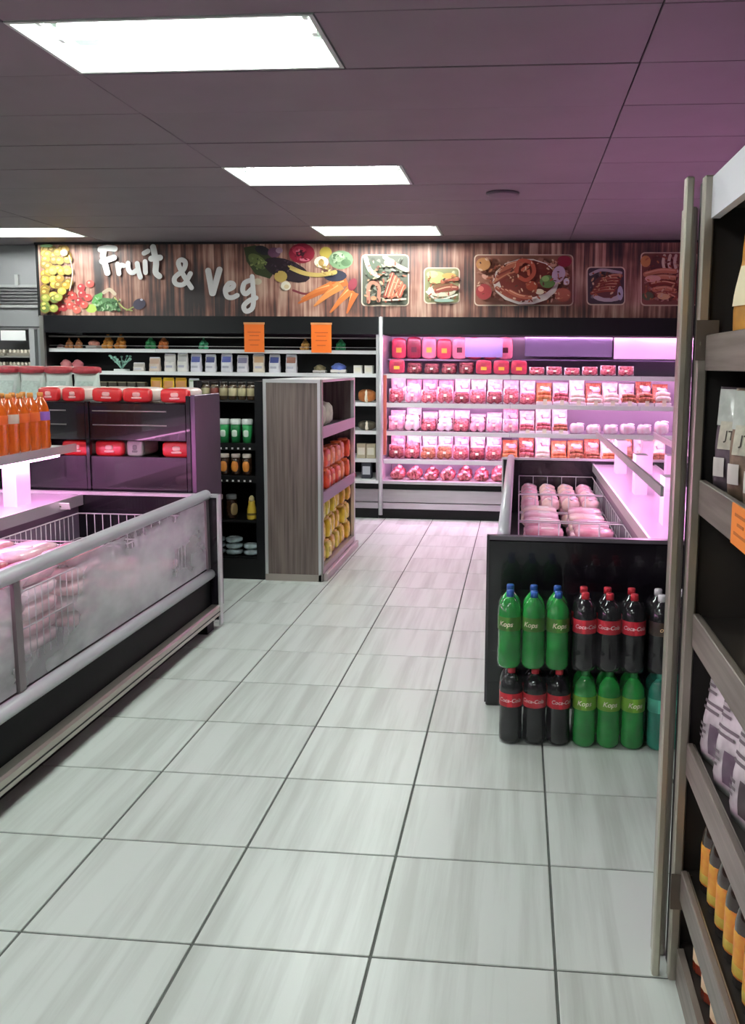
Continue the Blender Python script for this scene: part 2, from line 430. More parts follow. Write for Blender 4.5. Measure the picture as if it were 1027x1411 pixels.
for u, v in ((72, 425), (80, 418), (88, 424), (84, 409), (93, 413), (97, 421), (104, 424), (101, 408), (95, 402), (109, 415), (113, 405), (116, 420), (121, 410), (112, 396), (124, 391), (106, 427), (78, 428)):
    q.ell(u, v, 5.6, 5.2, r.choice(['#b7433f', '#c9544c', '#a63238', '#d2685a'])); q.ell(u-1.4, v-1.6, 1.7, 1.4, '#eab0a4')
part('printed_tomatoes', q, None, bn)
q = Print()
q.ell(126, 425, 8, 6, '#b9cf63'); q.poly([(126, 418), (130, 407), (142, 402), (140, 414), (133, 420)], '#5f9a55'); q.poly([(132, 422), (141, 410), (160, 412), (167, 428), (134, 429)], '#54794d')
q.ell(152, 421, 9, 6, '#6a9663'); q.stroke(smooth([(143, 403), (151, 399), (158, 405)]), 5, '#c9b49d'); q.stroke(smooth([(158, 410), (170, 424), (182, 428)]), 1.8, '#b6bb70'); q.stroke([(174, 428), (184, 423)], 1.5, '#a6b366')
q.ell(192, 419, 9, 7.5, '#40384c', -20); q.ell(195, 413, 2, 1.5, '#c9c5d4')
for _ in range(40): q.ell(r.uniform(130, 166), r.uniform(411, 428), r.uniform(1.5, 3.5), r.uniform(.8, 1.6), r.choice(['#4b6f45', '#7fa878', '#35553a', '#a9c49a']), r.uniform(0, 180), 7)
part('printed_herbs', q, None, bn)
q = Print()
q.poly([(336, 341), (352, 338), (372, 350), (380, 372), (372, 384), (352, 378), (340, 360)], '#3b4429'); q.ell(355, 360, 15, 8, '#66703f', 35); q.ell(362, 345, 11, 6, '#2c2a31', 20)
q.ell(378, 348, 9, 7, '#6f4a63'); q.ell(385, 345, 5, 4, '#a88aa0'); q.ell(395, 372, 34, 14, '#2d2028', 20); q.ell(355, 388, 6, 4.5, '#d8cdb5')
q.ell(416, 349, 18, 14, '#8f1a33'); q.ell(412, 345, 9, 6, '#c23a52'); q.ell(414, 349, 6, 5, '#3c0f1c'); q.ell(420, 358, 7, 2, '#d9788a')
q.ell(449, 348, 8.5, 8, '#b9a344'); q.ell(470, 358, 17, 13, '#7d9a72'); q.ell(466, 354, 9, 7, '#a8bd98'); q.ell(477, 362, 7, 5, '#5c7a54'); q.ell(462, 380, 16, 8, '#2c2a3c')
q.ell(443, 361, 10, 8, '#efe8d4'); q.ell(443, 362, 4, 5, '#c9a562'); q.stroke(smooth([(399, 368), (418, 376), (440, 379), (462, 375)]), 6, '#c8ac66')
q.ell(387, 381, 9, 8, '#b99c55'); q.ell(394, 394, 7, 6.5, '#ece3cf'); q.ell(395, 395, 3.5, 3, '#d4bf98')
for _ in range(90):
    cu_, cv_, pal = r.choice(((358, 360, ['#4a5531', '#7a8450', '#2f3622', '#93995f']), (395, 366, ['#3b2a36', '#4f3a49', '#241a22']), (416, 350, ['#6e1226', '#b03048', '#d87a8c']), (468, 358, ['#5f7f58', '#93ad84', '#b9ccab', '#4b6645']), (450, 372, ['#a88a4a', '#d9c288'])))
    q.ell(cu_+r.gauss(0, 7), min(max(cv_+r.gauss(0, 5), 342), 420), r.uniform(1.2, 3), r.uniform(.8, 1.6), r.choice(pal), r.uniform(0, 180), 7)
part('printed_vegetables', q, None, bn)
q = Print()
q.stroke(smooth([(404, 400), (422, 405), (440, 398), (468, 386)]), 3, '#7d2f3a')
for a, b, wd in (((478, 386), (411, 418), 15), ((470, 392), (433, 422), 15), ((484, 398), (455, 431), 14), ((489, 403), (478, 432), 12), ((458, 392), (415, 412), 10)):
    q.stroke(smooth([a, ((a[0]+b[0])/2+1, (a[1]+b[1])/2-2), b]), wd, r.choice(['#d5783c', '#df8a4b', '#c96a34']), True)
    q.stroke([(a[0]-4, a[1]+1), ((a[0]+b[0])/2-2, (a[1]+b[1])/2-3)], 2, '#eaae78', True)
q.ell(486, 392, 6, 9, '#8d3442', 20)
part('printed_carrots', q, None, bn)
def photo(name, u0, v0, u1, v1, bg, fn):
    fr = Print(); rd = 6
    def rr_(u0, v0, u1, v1, rd):
        pts = []
        for cu, cv, a0 in ((u1-rd, v0+rd, -90), (u1-rd, v1-rd, 0), (u0+rd, v1-rd, 90), (u0+rd, v0+rd, 180)):
            for k in range(5):
                a = math.radians(a0+k*22.5); pts.append((cu+rd*math.cos(a), cv+rd*math.sin(a)))
        return pts
    fr.poly(rr_(u0, v0, u1, v1, rd), '#e3cdb9')
    o = part('photo_frame', fr, None, bn)
    pr = Print(); pr.k = 1; pr.poly(rr_(u0+1.6, v0+1.6, u1-1.6, v1-1.6, rd-1), bg)
    def jit(h, a):
        return '#'+''.join('%02x' % max(0, min(255, int(h[i:i+2], 16)+a)) for i in (1, 3, 5))
    for _ in range(int((u1-u0)*(v1-v0)/45)):
        pr.ell(r.uniform(u0+7, u1-7), r.uniform(v0+7, v1-7), r.uniform(2, 5), r.uniform(1.2, 3), jit(bg, r.choice((-32, -16, 20, 40, 60))), r.uniform(0, 180), 7)
    fn(pr)
    for _ in range(int((u1-u0)*(v1-v0)/90)):
        pr.ell(r.uniform(u0+6, u1-6), r.uniform(v0+6, v1-6), r.uniform(1.5, 3.6), r.uniform(.7, 1.5), r.choice(['#c99878', '#7a3a2c', '#b4694a', '#5a352b', '#d9b79a', '#a5553f']), r.uniform(0, 180), 6)
    i = obj(name, pr.mesh(name), o)
SA = ['#a5523f', '#b9664c', '#8a3b30', '#c98063', '#9a4638']
def saus(p, a, b, wd, bend=4):
    m = ((a[0]+b[0])/2+bend*.3, (a[1]+b[1])/2-bend); c = r.choice(SA)
    p.stroke(smooth([a, m, b]), wd, c); p.stroke(smooth([(a[0], a[1]-wd*.2), (m[0], m[1]-wd*.2), (b[0], b[1]-wd*.2)]), wd*.25, '#dba488')
def f1(p):
    p.ell(516, 372, 12, 13, '#4f5a48'); p.stroke(smooth([(504, 355), (510, 372), (521, 380)]), 6, '#e4d6c4'); p.stroke(smooth([(530, 354), (546, 365), (560, 372)]), 6, '#dcd2b4'); p.ell(537, 362, 8, 6, '#b4b98c')
    p.stroke(smooth([(508, 416), (508, 396), (514, 389), (522, 396), (522, 414)]), 5, '#b77a66'); p.ell(515, 411, 4, 3, '#e0916a')
    for k in range(5): saus(p, (531+k*5, 408), (541+k*4, 378+k*4), 5.5, 3)
    p.stroke([(528, 414), (559, 412)], 2.4, '#d9c2ae')
def f2(p):
    p.ell(602, 383, 13, 9, '#b3cd7c'); p.ell(596, 378, 8, 5, '#c9dd97'); p.ell(609, 400, 20, 9, '#e4dcc2'); p.ell(613, 396, 17, 7, '#7d5334')
    saus(p, (602, 401), (629, 397), 7, 2); saus(p, (610, 388), (630, 384), 6, 2); p.ell(619, 380, 10, 4, '#cfa25c'); p.stroke(smooth([(588, 402), (604, 413), (630, 406)]), 2.4, '#ecead9'); p.ell(612, 414, 14, 2.2, '#9fb8a8')
def f3(p):
    p.ell(666, 364, 10, 9, '#c78d5a'); p.ell(667, 402, 11, 11, '#a93d40'); p.ell(663, 398, 4, 4, '#d8756b'); p.ell(725, 388, 46, 32, '#e8dcd6'); p.ell(727, 384, 40, 26, '#7a2f26')
    for k in range(6): saus(p, (682+k*2, 389-k*4), (706+k*3, 376-k*3), 5, 2)
    p.stroke(smooth([(712, 374), (716, 360), (732, 362), (736, 376), (726, 386), (716, 382)]), 5.5, '#b5523d'); p.stroke(smooth([(720, 372), (727, 368), (729, 378)]), 4, '#c8674c')
    for k in range(4): saus(p, (685+k*6, 397+k*1.5), (716+k*5, 413-k*1), 5.5, -2)
    p.ell(733, 394, 8, 7, '#a8472f'); p.ell(755, 388, 11, 9, '#5d7f43'); p.ell(752, 384, 5, 4, '#86a862'); p.ell(778, 360, 10, 8, '#8d2138'); p.ell(770, 378, 9, 12, '#b9a0b8', 20); p.ell(781, 388, 4, 5, '#d7cbd9'); p.ell(776, 406, 11, 10, '#a35242'); p.ell(744, 402, 6, 4, '#e0d4b6')
def f4(p):
    p.stroke(smooth([(814, 378), (830, 372), (856, 376)]), 4, '#b9a8b4'); p.ell(838, 408, 21, 8, '#c5b3c0'); p.ell(837, 395, 20, 16, '#6b3a3c')
    for k in range(6): saus(p, (816+k*3, 404-k*4), (846+k*2, 400-k*4), 5, 2)
    p.ell(855, 404, 4, 10, '#bcb4cf')
def f5(p):
    p.ell(890, 360, 7, 8, '#c98c54'); p.ell(906, 365, 10, 12, '#5d3534')
    for k in range(3): p.stroke(smooth([(916+k*8, 352), (914+k*8, 362), (917+k*8, 374)]), 4, '#dccab8')
    for k in range(5): saus(p, (890+k*4, 378+k*7), (930, 374+k*9), 7, 3)
    p.ell(900, 384, 11, 5, '#dba49a'); p.ell(893, 408, 8, 6, '#5a5f45'); p.ell(915, 408, 9, 5, '#ddb487')
photo('printed_sausages', 498, 350.5, 564, 422, '#5c5d50', f1)
photo('printed_hot_dogs', 584, 368.5, 634, 418.5, '#8d8a62', f2)
photo('printed_mixed_grill', 653.5, 350.5, 790.5, 421.5, '#96604f', f3)
photo('printed_raw_sausages', 808.5, 367.5, 862, 420.5, '#4a3a44', f4)
photo('printed_ribs', 883, 347.5, 962, 421.5, '#8a5148', f5)

# ================================================================== back fridges
YF = 6.87
LV = [1.50, 1.20, .905, .61]      # shelf tops shared by both fridges
def fridge(name, label, x0, x1, levels, deck, inner, pink, top_shelves=()):
    t = thing(name, label, 'fridge', ((x0+x1)/2, 7.4, 0)); ox = (x0+x1)/2
    def pb(n, mb, m, par=None, bev=0):
        mb.xform(Matrix.Translation((-ox, -7.4, 0))); return part(n, mb, m, par or t, bev)
    pb('kick_plate', B(x0, x1, YF, 7.8, .0, .105), MATT)
    pb('bumper', B(x0, x1, YF-.015, 7.8, .105, .168), STEEL); pb('bumper', B(x0, x1, YF-.005, 7.8, .176, .305), STEEL)
    pb('air_slot', B(x0, x1, YF+.03, 7.8, .305, .365), MATT)
    dk = pb('deck', B(x0, x1, YF+.0, 7.8, .365, deck), ALU if pink else WHITE)
    pb('back_panel', B(x0+.03, x1-.03, 7.58, 7.8, deck, 1.905), inner)
    pb('canopy', B(x0, x1, YF, YF+.04, 1.905, 2.083).box(x0, x1, YF+.04, 7.8, 1.945, 2.083), BLACK)
    pb('side_panel', B(x0, x0+.028, YF+.02, 7.8, deck, 1.905), ALU if pink else MATT); pb('side_panel', B(x1-.028, x1, YF+.02, 7.8, deck, 1.905), ALU)
    n = max(1, round((x1-x0)/1.25)); seg = (x1-x0-.06)/n
    for z in list(top_shelves)+levels:
        for k in range(n):
            a = x0+.03+k*seg
            sh = pb('shelf', B(a+.002, a+seg-.002, 6.985, 7.57, z-.022, z), MAUVE if pink else WHITE)
            pb('price_rail', B(a+.002, a+seg-.002, 6.965, 6.985, z-.042 if pink else z-.034, z+.004), WHITE, sh)
            if pink: pb('light_tube', MB().tube([(a+.05, 7.01, z-.031), (a+seg-.05, 7.01, z-.031)], .008, 8), FRIDGE_TUBE, sh)
    if pink:
        for k in range(n):
            a = x0+.03+k*seg; pb('canopy_light', MB().tube([(a+.05, 6.95, 1.928), (a+seg-.05, 6.95, 1.928)], .013, 8), FRIDGE_TUBE)
    return t, pb
pf, ppb = fridge('produce_fridge', 'black open produce fridge with white shelves under the Fruit & Veg lettering', -3.70, -.075, LV, .395, mat('#17171b', .5), False, (1.738,))
ppb('guard_rail', MB().tube([(-3.66, 6.96, 1.868), (-.1, 6.96, 1.868)], .009, 8), GREYMETAL)
ppb('guard_wire', MB().tube([(-3.66, 6.972, 1.772), (-.1, 6.972, 1.772)], .003, 6), ALU)
ppb('end_post', B(-3.70, -3.655, YF-.02, YF+.02, .1, 2.08), GREYMETAL)
mf, mpb = fridge('meat_fridge', 'pink-lit open meat fridge stacked with wrapped meat under the sausage photos', -.070, 3.95, LV, .395, MAUVE, True)
mpb('end_post', MB().tube([(-.047, YF-.03, .04), (-.047, YF-.03, 2.08)], .022, 10), ALU)
mpb('mirror_panel', B(1.42, 2.33, 7.30, 7.32, 1.70, 1.90), mat('#a79cc4', .12, .7)); mpb('mirror_panel', B(2.35, 3.3, 7.30, 7.32, 1.68, 1.90), mat('#e3cfe6', .3, .2))
mpb('half_shelf', B(1.30, 3.3, 7.12, 7.57, 1.655, 1.668), mat('#7d6f92', .3, .4))
mpb('red_strip', B(-.035, -.005, 6.94, 6.97, .66, 1.49), mat('#c9705a', .4))
tag(obj('price_card', B(.80, 1.19, 7.085, 7.09, 1.685, 1.88).mesh('price_card', mat('#8d86c0', .4))), 'lilac framed card hanging among red packs at the top of the meat fridge', 'sign')

# --- meat packs
def meatmat(a, b, sc=48): return mat(a, .35, 0, 0, sc, col2=b, coat=.35, bump=.5)
RED = meatmat('#8f2733', '#d67f86'); DARKRED = meatmat('#5d1a22', '#a34a50'); PINKM = meatmat('#e08aa2', '#f4cfd8', 22); PALE = meatmat('#efc9d2', '#faeef2', 16)
BROWN = meatmat('#7d3a28', '#c7805c'); ORNG = meatmat('#b4532c', '#e8a06a', 24); CREAM = meatmat('#e9cdbd', '#fff3ea', 18); HOTRED = meatmat('#98202f', '#dc8890', 36)
TRAY = mat('#f2eef0', .4); STICK = mat('#f5f0d8', .5); YSTICK = mat('#f0c84a', .5)
def lean(mb, deg, start=0): return mb.xform(Matrix.Rotation(math.radians(deg), 4, 'X'), start)
mince = Kind('meat_tray', 'meat pack')          # standing tray: foam tray, lumpy meat, label
b = MB().box(-.078, .078, -.006, .012, 0, .15); lean(b, -12); mince.add('tray', b, TRAY, bevel=.004)
b = MB()
for k, (x, z, sx_, sz_) in enumerate(((-.034, .05, .042, .048), (.036, .058, .038, .054), (0, .11, .068, .034))): b.pillow((x, -.014, z), sx_, .022, sz_, .6, 12, 8, .16, k+3)
lean(b, -12); mince.add('meat', b, RED)
b = MB().box(-.014, .016, -.044, -.040, .05, .078); lean(b, -12); mince.add('price_sticker', b, STICK)
tall = Kind('wrapped_meat', 'meat pack')        # tall film-wrapped joint standing at the back
tall.add('joint', MB().bag(.178, .10, .235, 3, nu=18, nz=8), PALE)
tall.add('film_fold', MB().pillow((.02, -.035, .165), .05, .012, .03, .7, 10, 6, .25, 5), mat('#f7e6ee', .2, coat=.5))
b = MB().box(-.045, -.01, -.0565, -.054, .17, .20); tall.add('price_sticker', b, STICK)
saup = Kind('sausage_pack', 'sausage pack')
b = MB().box(-.085, .085, -.05, .05, 0, .018); saup.add('tray', b, TRAY, bevel=.004)
b = MB()
for k in range(4):
    y = -.033+k*.022; b.tube([(-.075, y, .032), (-.06, y, .036+.008*(k % 2)), (0, y, .040), (.06, y, .036), (.075, y, .031)], .0125, 8)
for k in range(3):
    y = -.02+k*.022; b.tube([(-.07, y, .056), (0, y, .062), (.07, y, .055)], .0125, 8)
saup.add('sausages', b, BROWN)
saup.add('price_sticker', MB().box(-.012, .03, -.052, -.050, .0, .03), STICK)
lump = Kind('meat_cut', 'meat')
b = MB().pillow((-.022, 0, .04), .052, .055, .042, .9, 12, 7, .12, 8).pillow((.034, .01, .036), .042, .05, .038, .9, 12, 7, .12, 9).pillow((.005, -.01, .07), .04, .035, .03, .9, 10, 6, .14, 3); lump.add('flesh', b, HOTRED)
b = MB().pillow((.012, -.03, .083), .026, .016, .012, .8, 10, 6, .15, 2); lump.add('fat', b, mat('#e9a9b0', .4))
hung = Kind('red_meat_pack', 'meat pack')
hung.add('pouch', MB().pillow((0, 0, .085), .083, .018, .085, .4, 14, 8, .03, 4), mat('#d0455f', .3, 0, .25, 12, coat=.4))
hung.add('label', MB().box(-.03, .03, -.0215, -.0185, .05, .09), YSTICK)
flat = Kind('chicken_pack', 'chicken pack')
flat.add('bird', MB().pillow((0, 0, .05), .08, .065, .055, .7, 14, 8, .1, 6), PALE)
flat.add('film_fold', MB().pillow((.03, -.02, .1), .045, .02, .014, .8, 10, 5, .2, 7), mat('#fdf1f6', .2, coat=.5))
rn = random.Random(5)
SN = {0: 'top', 1: 'second', 2: 'third', 3: 'fourth'}
MN = {RED: 'red', DARKRED: 'dark red', PINKM: 'pink', PALE: 'whitish', BROWN: 'brown', ORNG: 'orange', CREAM: 'cream', HOTRED: 'bright red'}
G = 'packs in the pink-lit meat fridge'
mpb('back_ledge', B(-.03, 1.29, 7.24, 7.57, 1.645, 1.66), MAUVE)
HP = [('bright red', mat('#d0455f', .3, 0, .25, 12, coat=.4)), ('dark red', mat('#8f2740', .3, 0, .25, 12, coat=.4)), ('pink', mat('#e88a9e', .3, 0, .2, 12, coat=.4))]
for k in range(8):                              # red pouches at the very top left
    cn, cm = HP[(0, 1, 2, 0, 2, 0, 0, 2)[k]]
    hung.spawn('%s meat pouch, %s from the left on the upper back ledge' % (cn, ORD[k]), (.075+k*.163, 7.33, 1.66), 0, G+', upper ledge', {'pouch': cm, 'label': rn.choice([STICK, mat('#5d2234', .5), YSTICK])}, (.95, 1, 1.35+rn.uniform(-.1, .05)))
for k in range(14):                              # front of the top shelf
    x = .09+k*.182; lb = '%s from left, front of the top meat shelf' % ORD[k]
    if x < .25 or x > .9:
        if x < 1.5: hung.spawn('small red pouch with a yellow label, '+lb, (x, 7.06, 1.506), 0, G+', top shelf front', None, (1.0, 1, .85))
        else: mince.spawn('low bright red meat tray, '+lb, (x, 7.08, 1.506), rn.uniform(-.1, .1), G+', top shelf front', {'meat': HOTRED}, (1, 1, rn.uniform(.5, .7)))
    else: mince.spawn('dark mince tray, '+lb, (x, 7.08, 1.506), 0, G+', top shelf front', {'meat': DARKRED, 'tray': mat('#4a2a30', .4)}, (1, 1, rn.uniform(.7, .85)))
for s, z in enumerate(LV):
    if s == 0: continue
    z += .0; gf = G+', front of the %s shelf' % SN[s]; gb_ = G+', back of the %s shelf' % SN[s]
    for k in range(17):
        x = .082+k*.172+rn.uniform(-.001, .001); right = x > 1.62-.12*s; ff = '%s from left, front of the %s meat shelf' % (ORD[k], SN[s]); fb = '%s from left, back of the %s meat shelf' % (ORD[k], SN[s])
        if s == 2 and x > 1.95:
            flat.spawn('pale chicken pack, '+ff, (x, 7.075, z), rn.uniform(-.3, .3), gf, None, (.92, .95, rn.uniform(.8, 1.25))); continue
        if right:
            m = rn.choice([BROWN, ORNG, BROWN, CREAM, RED])
            saup.spawn('%s sausage tray, ' % MN[m]+ff, (x, 7.05, z), rn.uniform(-.02, .02), gf, {'sausages': m}, (.96, 1, rn.uniform(1.3, 2.1)))
            m = rn.choice([ORNG, CREAM, BROWN, PALE, CREAM])
            tall.spawn('%s wrapped pack, ' % MN[m]+fb, (x, 7.27, z), rn.uniform(-.05, .05), gb_, {'joint': m}, (.925, 1, rn.uniform(.85, 1.13)))
        else:
            m = rn.choice([PINKM, PINKM, PALE, RED]) if s == 2 else BROWN if (s == 3 and .3 < x < .75) else rn.choice([RED, RED, DARKRED, PINKM])
            mince.spawn('%s meat tray, ' % MN[m]+ff, (x, 7.08+rn.uniform(-.015, .01), z), rn.uniform(-.05, .05), gf, {'meat': m, 'tray': rn.choice([TRAY, mat('#e9b9c9', .4), mat('#5a3038', .4)])}, (1.04, 1, rn.uniform(.8, 1.15)))
            m = rn.choice([PALE, PALE, PINKM, PALE, CREAM])
            tall.spawn('%s wrapped joint, ' % MN[m]+fb, (x, 7.25, z), rn.uniform(-.06, .06), gb_, {'joint': m}, (.925, 1, rn.uniform(1.0, 1.13) if s != 2 else rn.uniform(.7, 1.08)))
for k in range(9):
    x = .10+k*.178; m = rn.choice([HOTRED, RED, DARKRED, HOTRED])
    lump.spawn('%s meat cut, %s from left, front of the bottom meat deck' % (MN[m], ORD[k]), (x, 7.02, .395), rn.uniform(-.1, .1), G+', cuts on the bottom deck', {'flesh': m}, (1, 1, rn.uniform(.8, 1.25)))
    m = rn.choice([DARKRED, RED])
    lump.spawn('%s meat cut, %s from left, back of the bottom meat deck' % (MN[m], ORD[k]), (x, 7.19, .395), rn.uniform(-.1, .1), G+', back cuts on the bottom deck', {'flesh': m}, (1, 1, rn.uniform(1.2, 1.7)))

# --- produce
net = Kind('fruit_bag', 'fruit bag')            # net bag of round fruit with a gathered neck
b = MB()
for k, (x, y, z) in enumerate(((-.035, -.02, .035), (.035, -.02, .035), (0, .035, .035), (-.03, .01, .085), (.03, -.005, .085), (0, 0, .118))): b.pillow((x, y, z), .037, .037, .036, 1, 10, 6)
net.add('fruit', b, mat('#e8954a', .4, 0, .15, 20))
net.add('neck', MB().lathe([(.028, .135), (.008, .16), (.02, .178)], 8), mat('#d98b4c', .5))
mound = Kind('salad_pack', 'salad pack'); mound.add('tub', MB().box(-.075, .075, -.055, .055, 0, .03), mat('#d9d3cf', .3), bevel=.006); mound.add('contents', MB().pillow((0, 0, .045), .066, .05, .045, .8, 14, 7, .15, 4), mat('#d9a18d', .5, 0, .2, 30))
pouch = Kind('frozen_veg_bag', 'food bag')
pouch.add('bag', MB().bag(.15, .07, .20, 4), mat('#f2f2f6', .35, 0, .05, 10)); pouch.add('print', patch(MB(), .15, .07, .20, -.058, .06, .115, .18), mat('#6a78b8', .4)); pouch.add('text_band', patch(MB(), .15, .07, .20, -.045, .04, .05, .075), mat('#c6c4d2', .5)); pouch.add('seam', MB().box(-.066, .066, -.004, .004, .196, .212), mat('#e6e6ee', .4))
carton = Kind('food_carton', 'carton'); carton.add('box', MB().box(-.06, .06, -.045, .045, 0, .16), mat('#cfc4a8', .5), bevel=.004); carton.add('label', MB().box(-.045, .045, -.047, -.045, .04, .12), mat('#efe9d8', .5)); carton.add('lid_flap', MB().box(-.06, .06, -.0455, .0, .158, .163), mat('#b9ac8e', .5))
loaf = Kind('rye_loaf', 'bread'); loaf.add('crust', MB().pillow((0, 0, .055), .10, .065, .055, .7, 14, 8, .05, 3), mat('#a8612c', .5, 0, .3, 12)); loaf.add('wrapper_band', MB().pillow((0, 0, .053), .035, .068, .057, .7, 12, 8, .03, 3), mat('#f0e3cf', .4))
herb = Kind('herb_bunch', 'herbs'); b = MB(); hr = random.Random(9)
for k in range(26):
    a = hr.uniform(0, 6.28); l = hr.uniform(.06, .13); b.tube([(0, 0, .02), (math.cos(a)*l*.4, math.sin(a)*l*.25, .02+l*.5), (math.cos(a)*l*.9, math.sin(a)*l*.4, .02+l)], .0045, 5)
    b.pillow((math.cos(a)*l*.9, math.sin(a)*l*.4, .02+l), .014, .012, .01, .9, 6, 4)
herb.add('leaves', b, mat('#9fd0c0', .5, 0, .2, 20)); herb.add('tray', MB().box(-.06, .06, -.045, .045, 0, .022), mat('#dfe5e2', .4), bevel=.004)
zs = 1.738
for u, nm, c, sc, lb in ((84, 'm', '#7d4f4f', .5, 'dull red salad pack at the far left of the top produce shelf'), (96, 'n', '#d8935f', .8, 'small orange fruit bag, second pack from the left on the top produce shelf'), (109, 'n', '#df9a68', .8, 'small peach fruit bag beside the pink mound on the top produce shelf'), (130, 'm', '#e8a08d', .98, 'pink mounded salad pack on the top produce shelf'), (149.5, 'n', '#efab50', 1.1, 'large orange fruit bag right of the pink mound, top produce shelf'), (167, 'n', '#f2a24a', 1.12, 'large orange fruit bag left of the gap on the top produce shelf'),
                         (208, 'n', '#3fa063', 1.0, 'green fruit bag beside an orange bag on the top produce shelf'), (226, 'n', '#e58a4f', 1.0, 'orange fruit bag right beside the green one, top produce shelf'), (281, 'n', '#57b98a', .9, 'lone green fruit bag left of the orange signs, top produce shelf'), (421, 'n', '#f0b765', .9, 'yellow fruit bag just left of the right-hand orange sign'), (470, 'n', '#39a56b', .95, 'green fruit bag just right of the right-hand orange sign'), (446, 'm', '#c97f4a', .8, 'brown salad pack behind the right-hand orange sign')):
    x = at_y(u, 480, 7.12).x
    (net if nm == 'n' else mound).spawn(lb, (x, 7.12, zs), rn.uniform(-.3, .3), None, {'fruit': mat(c, .4, 0, .15, 20), 'neck': mat(c, .5), 'contents': mat(c, .5, 0, .2, 30)}, sc if nm == 'm' else (sc*.85, sc*.85, sc*.8))
for u0, lb in ((350.5, 'left'), (443, 'right')):
    x = at_y(u0, 465, 6.862).x
    sg = thing('price_sign', 'bright orange price sign, the %s one of two clipped to the produce rail' % lb, 'sign', (x, 6.862, 1.715), 0)
    part('card', B(-.105, .105, -.003, .003, 0, .30), mat('#f5761f', .45), sg); part('clip', B(-.11, .11, -.006, .006, .285, .305), mat('#d9925f', .4), sg)
    q2 = MB()
    for z, w_ in ((.20, .14), (.165, .10), (.12, .12), (.07, .09)): q2.box(-w_/2, w_/2, -.0042, -.0032, z, z+.008)
    part('printed_lines', q2, mat('#c9531c', .5), sg)
zs = 1.50
herb.spawn('pale green herb bunch at the left of the second produce shelf', (at_y(168, 510, 7.08).x, 7.08, zs), 0, None, None, 1.15)
row2 = [(192, '#e9e4dc', '#d8d2c8', .5), (214, '#e5d3c3', '#d9b9a2', .8), (235, '#f3efe9', '#d9d6d2', 1.0), (252.5, '#f0eee8', '#c9c6c6', 1.05), (271, '#eceaf4', '#5b62a8', 1.0), (291, '#f2f2f6', '#4c5288', .98), (313, '#f4f4fa', '#5a62ae', 1.02), (335, '#f1eef4', '#8f8aa8', .95), (357, '#f3e9d6', '#e0bd92', 1.02), (379, '#f2f2f8', '#4f5aa0', 1.0), (402, '#f4f2f6', '#a4705f', 1.0)]
for k, (u, c, c2, sc) in enumerate(row2):
    x = at_y(u, 505, 7.08).x
    pouch.spawn(('white food bag with a blue print' if c2 in ('#5b62a8', '#4c5288', '#5a62ae', '#4f5aa0') else 'cream and tan food bag' if sc < .9 or c2 in ('#e0bd92', '#a4705f') else 'plain white food bag')+', number %s along the second produce shelf' % ('one', 'two', 'three', 'four', 'five', 'six', 'seven', 'eight', 'nine', 'ten', 'eleven')[k], (x, 7.08, zs), rn.uniform(-.22, .22), 'bags on the second produce shelf', {'bag': mat(c, .35, 0, .05, 10), 'print': mat(c2, .4)}, (.84, 1, sc*.92))
mound.spawn('small tan tub right of the bags on the second produce shelf', (at_y(441, 510, 7.08).x, 7.08, zs), 0, None, {'contents': mat('#8f8460', .5, 0, .2, 30)}, .9)
mound.spawn('bright blue pack near the right end of the second produce shelf', (at_y(467, 510, 7.08).x, 7.08, zs), .1, None, {'contents': mat('#5f76c8', .4, 0, .2, 10)}, 1.1)
for u, lb in ((494, 'left'), (509, 'right')): carton.spawn('small white carton at the right end of the second produce shelf, the %s of two' % lb, (at_y(u, 510, 7.08).x, 7.08, zs), 0, None, {'box': mat('#efece6', .5)}, (.72, 1, .55))
zs = 1.20
for u, c, lb in ((216, '#e3b92c', 'left'), (233, '#f0c832', 'middle'), (250, '#d9a627', 'right')): pouch.spawn('yellow snack bag on the third produce shelf, the %s of three' % lb, (at_y(u, 540, 7.08).x, 7.08, zs), 0, 'yellow bags on the third produce shelf', {'bag': mat(c, .35, 0, .15, 10), 'print': mat('#c77f2a', .4), 'seam': mat(c, .4)}, (.85, 1, 1.12))
pouch.spawn('pale green snack bag right of the yellow bags on the third produce shelf', (at_y(268, 540, 7.08).x, 7.08, zs), 0, None, {'bag': mat('#b9cdb0', .35, 0, .15, 10), 'print': mat('#e9efe6', .4)}, (.8, 1, 1.1))
for k in range(5): carton.spawn('dark carton, %s from the left on the third produce shelf' % ORD[k], (at_y(145+k*13, 540, 7.08).x, 7.08, zs), 0, 'dark cartons on the third produce shelf', {'box': mat('#4a4238', .5)}, (.75, 1, 1.15))
loaf.spawn('brown loaf in a pale band at the right end of the third produce shelf', (at_y(506, 545, 7.08).x, 7.08, zs), 0, None, None, (.95, 1, 1.2))
loaf.spawn('dark loaf with a pale band at the right end of the fourth produce shelf', (at_y(506, 585, 7.08).x, 7.08, .905), .1, None, {'crust': mat('#4d4436', .5, 0, .4, 14)}, (.95, 1, .9))
for u, lb in ((499, 'left'), (512, 'right')): carton.spawn('beige carton at the right end of the fifth produce shelf, the %s of two' % lb, (at_y(u, 618, 7.08).x, 7.08, .61), 0, None, {'box': mat('#c9bda0', .5)}, (.8, 1, .95))
carton.spawn('black and white carton at the right end of the bottom produce deck', (at_y(506, 645, 7.06).x, 7.06, .395), 0, None, {'box': mat('#3b3d48', .5), 'label': mat('#d5d6de', .5)}, (.9, 1, 1.1))
lump.spawn('small red pack left of the black and white carton on the bottom produce deck', (at_y(484, 655, 7.06).x, 7.06, .395), 0, None, {'flesh': mat('#a83a44', .4)}, .7)

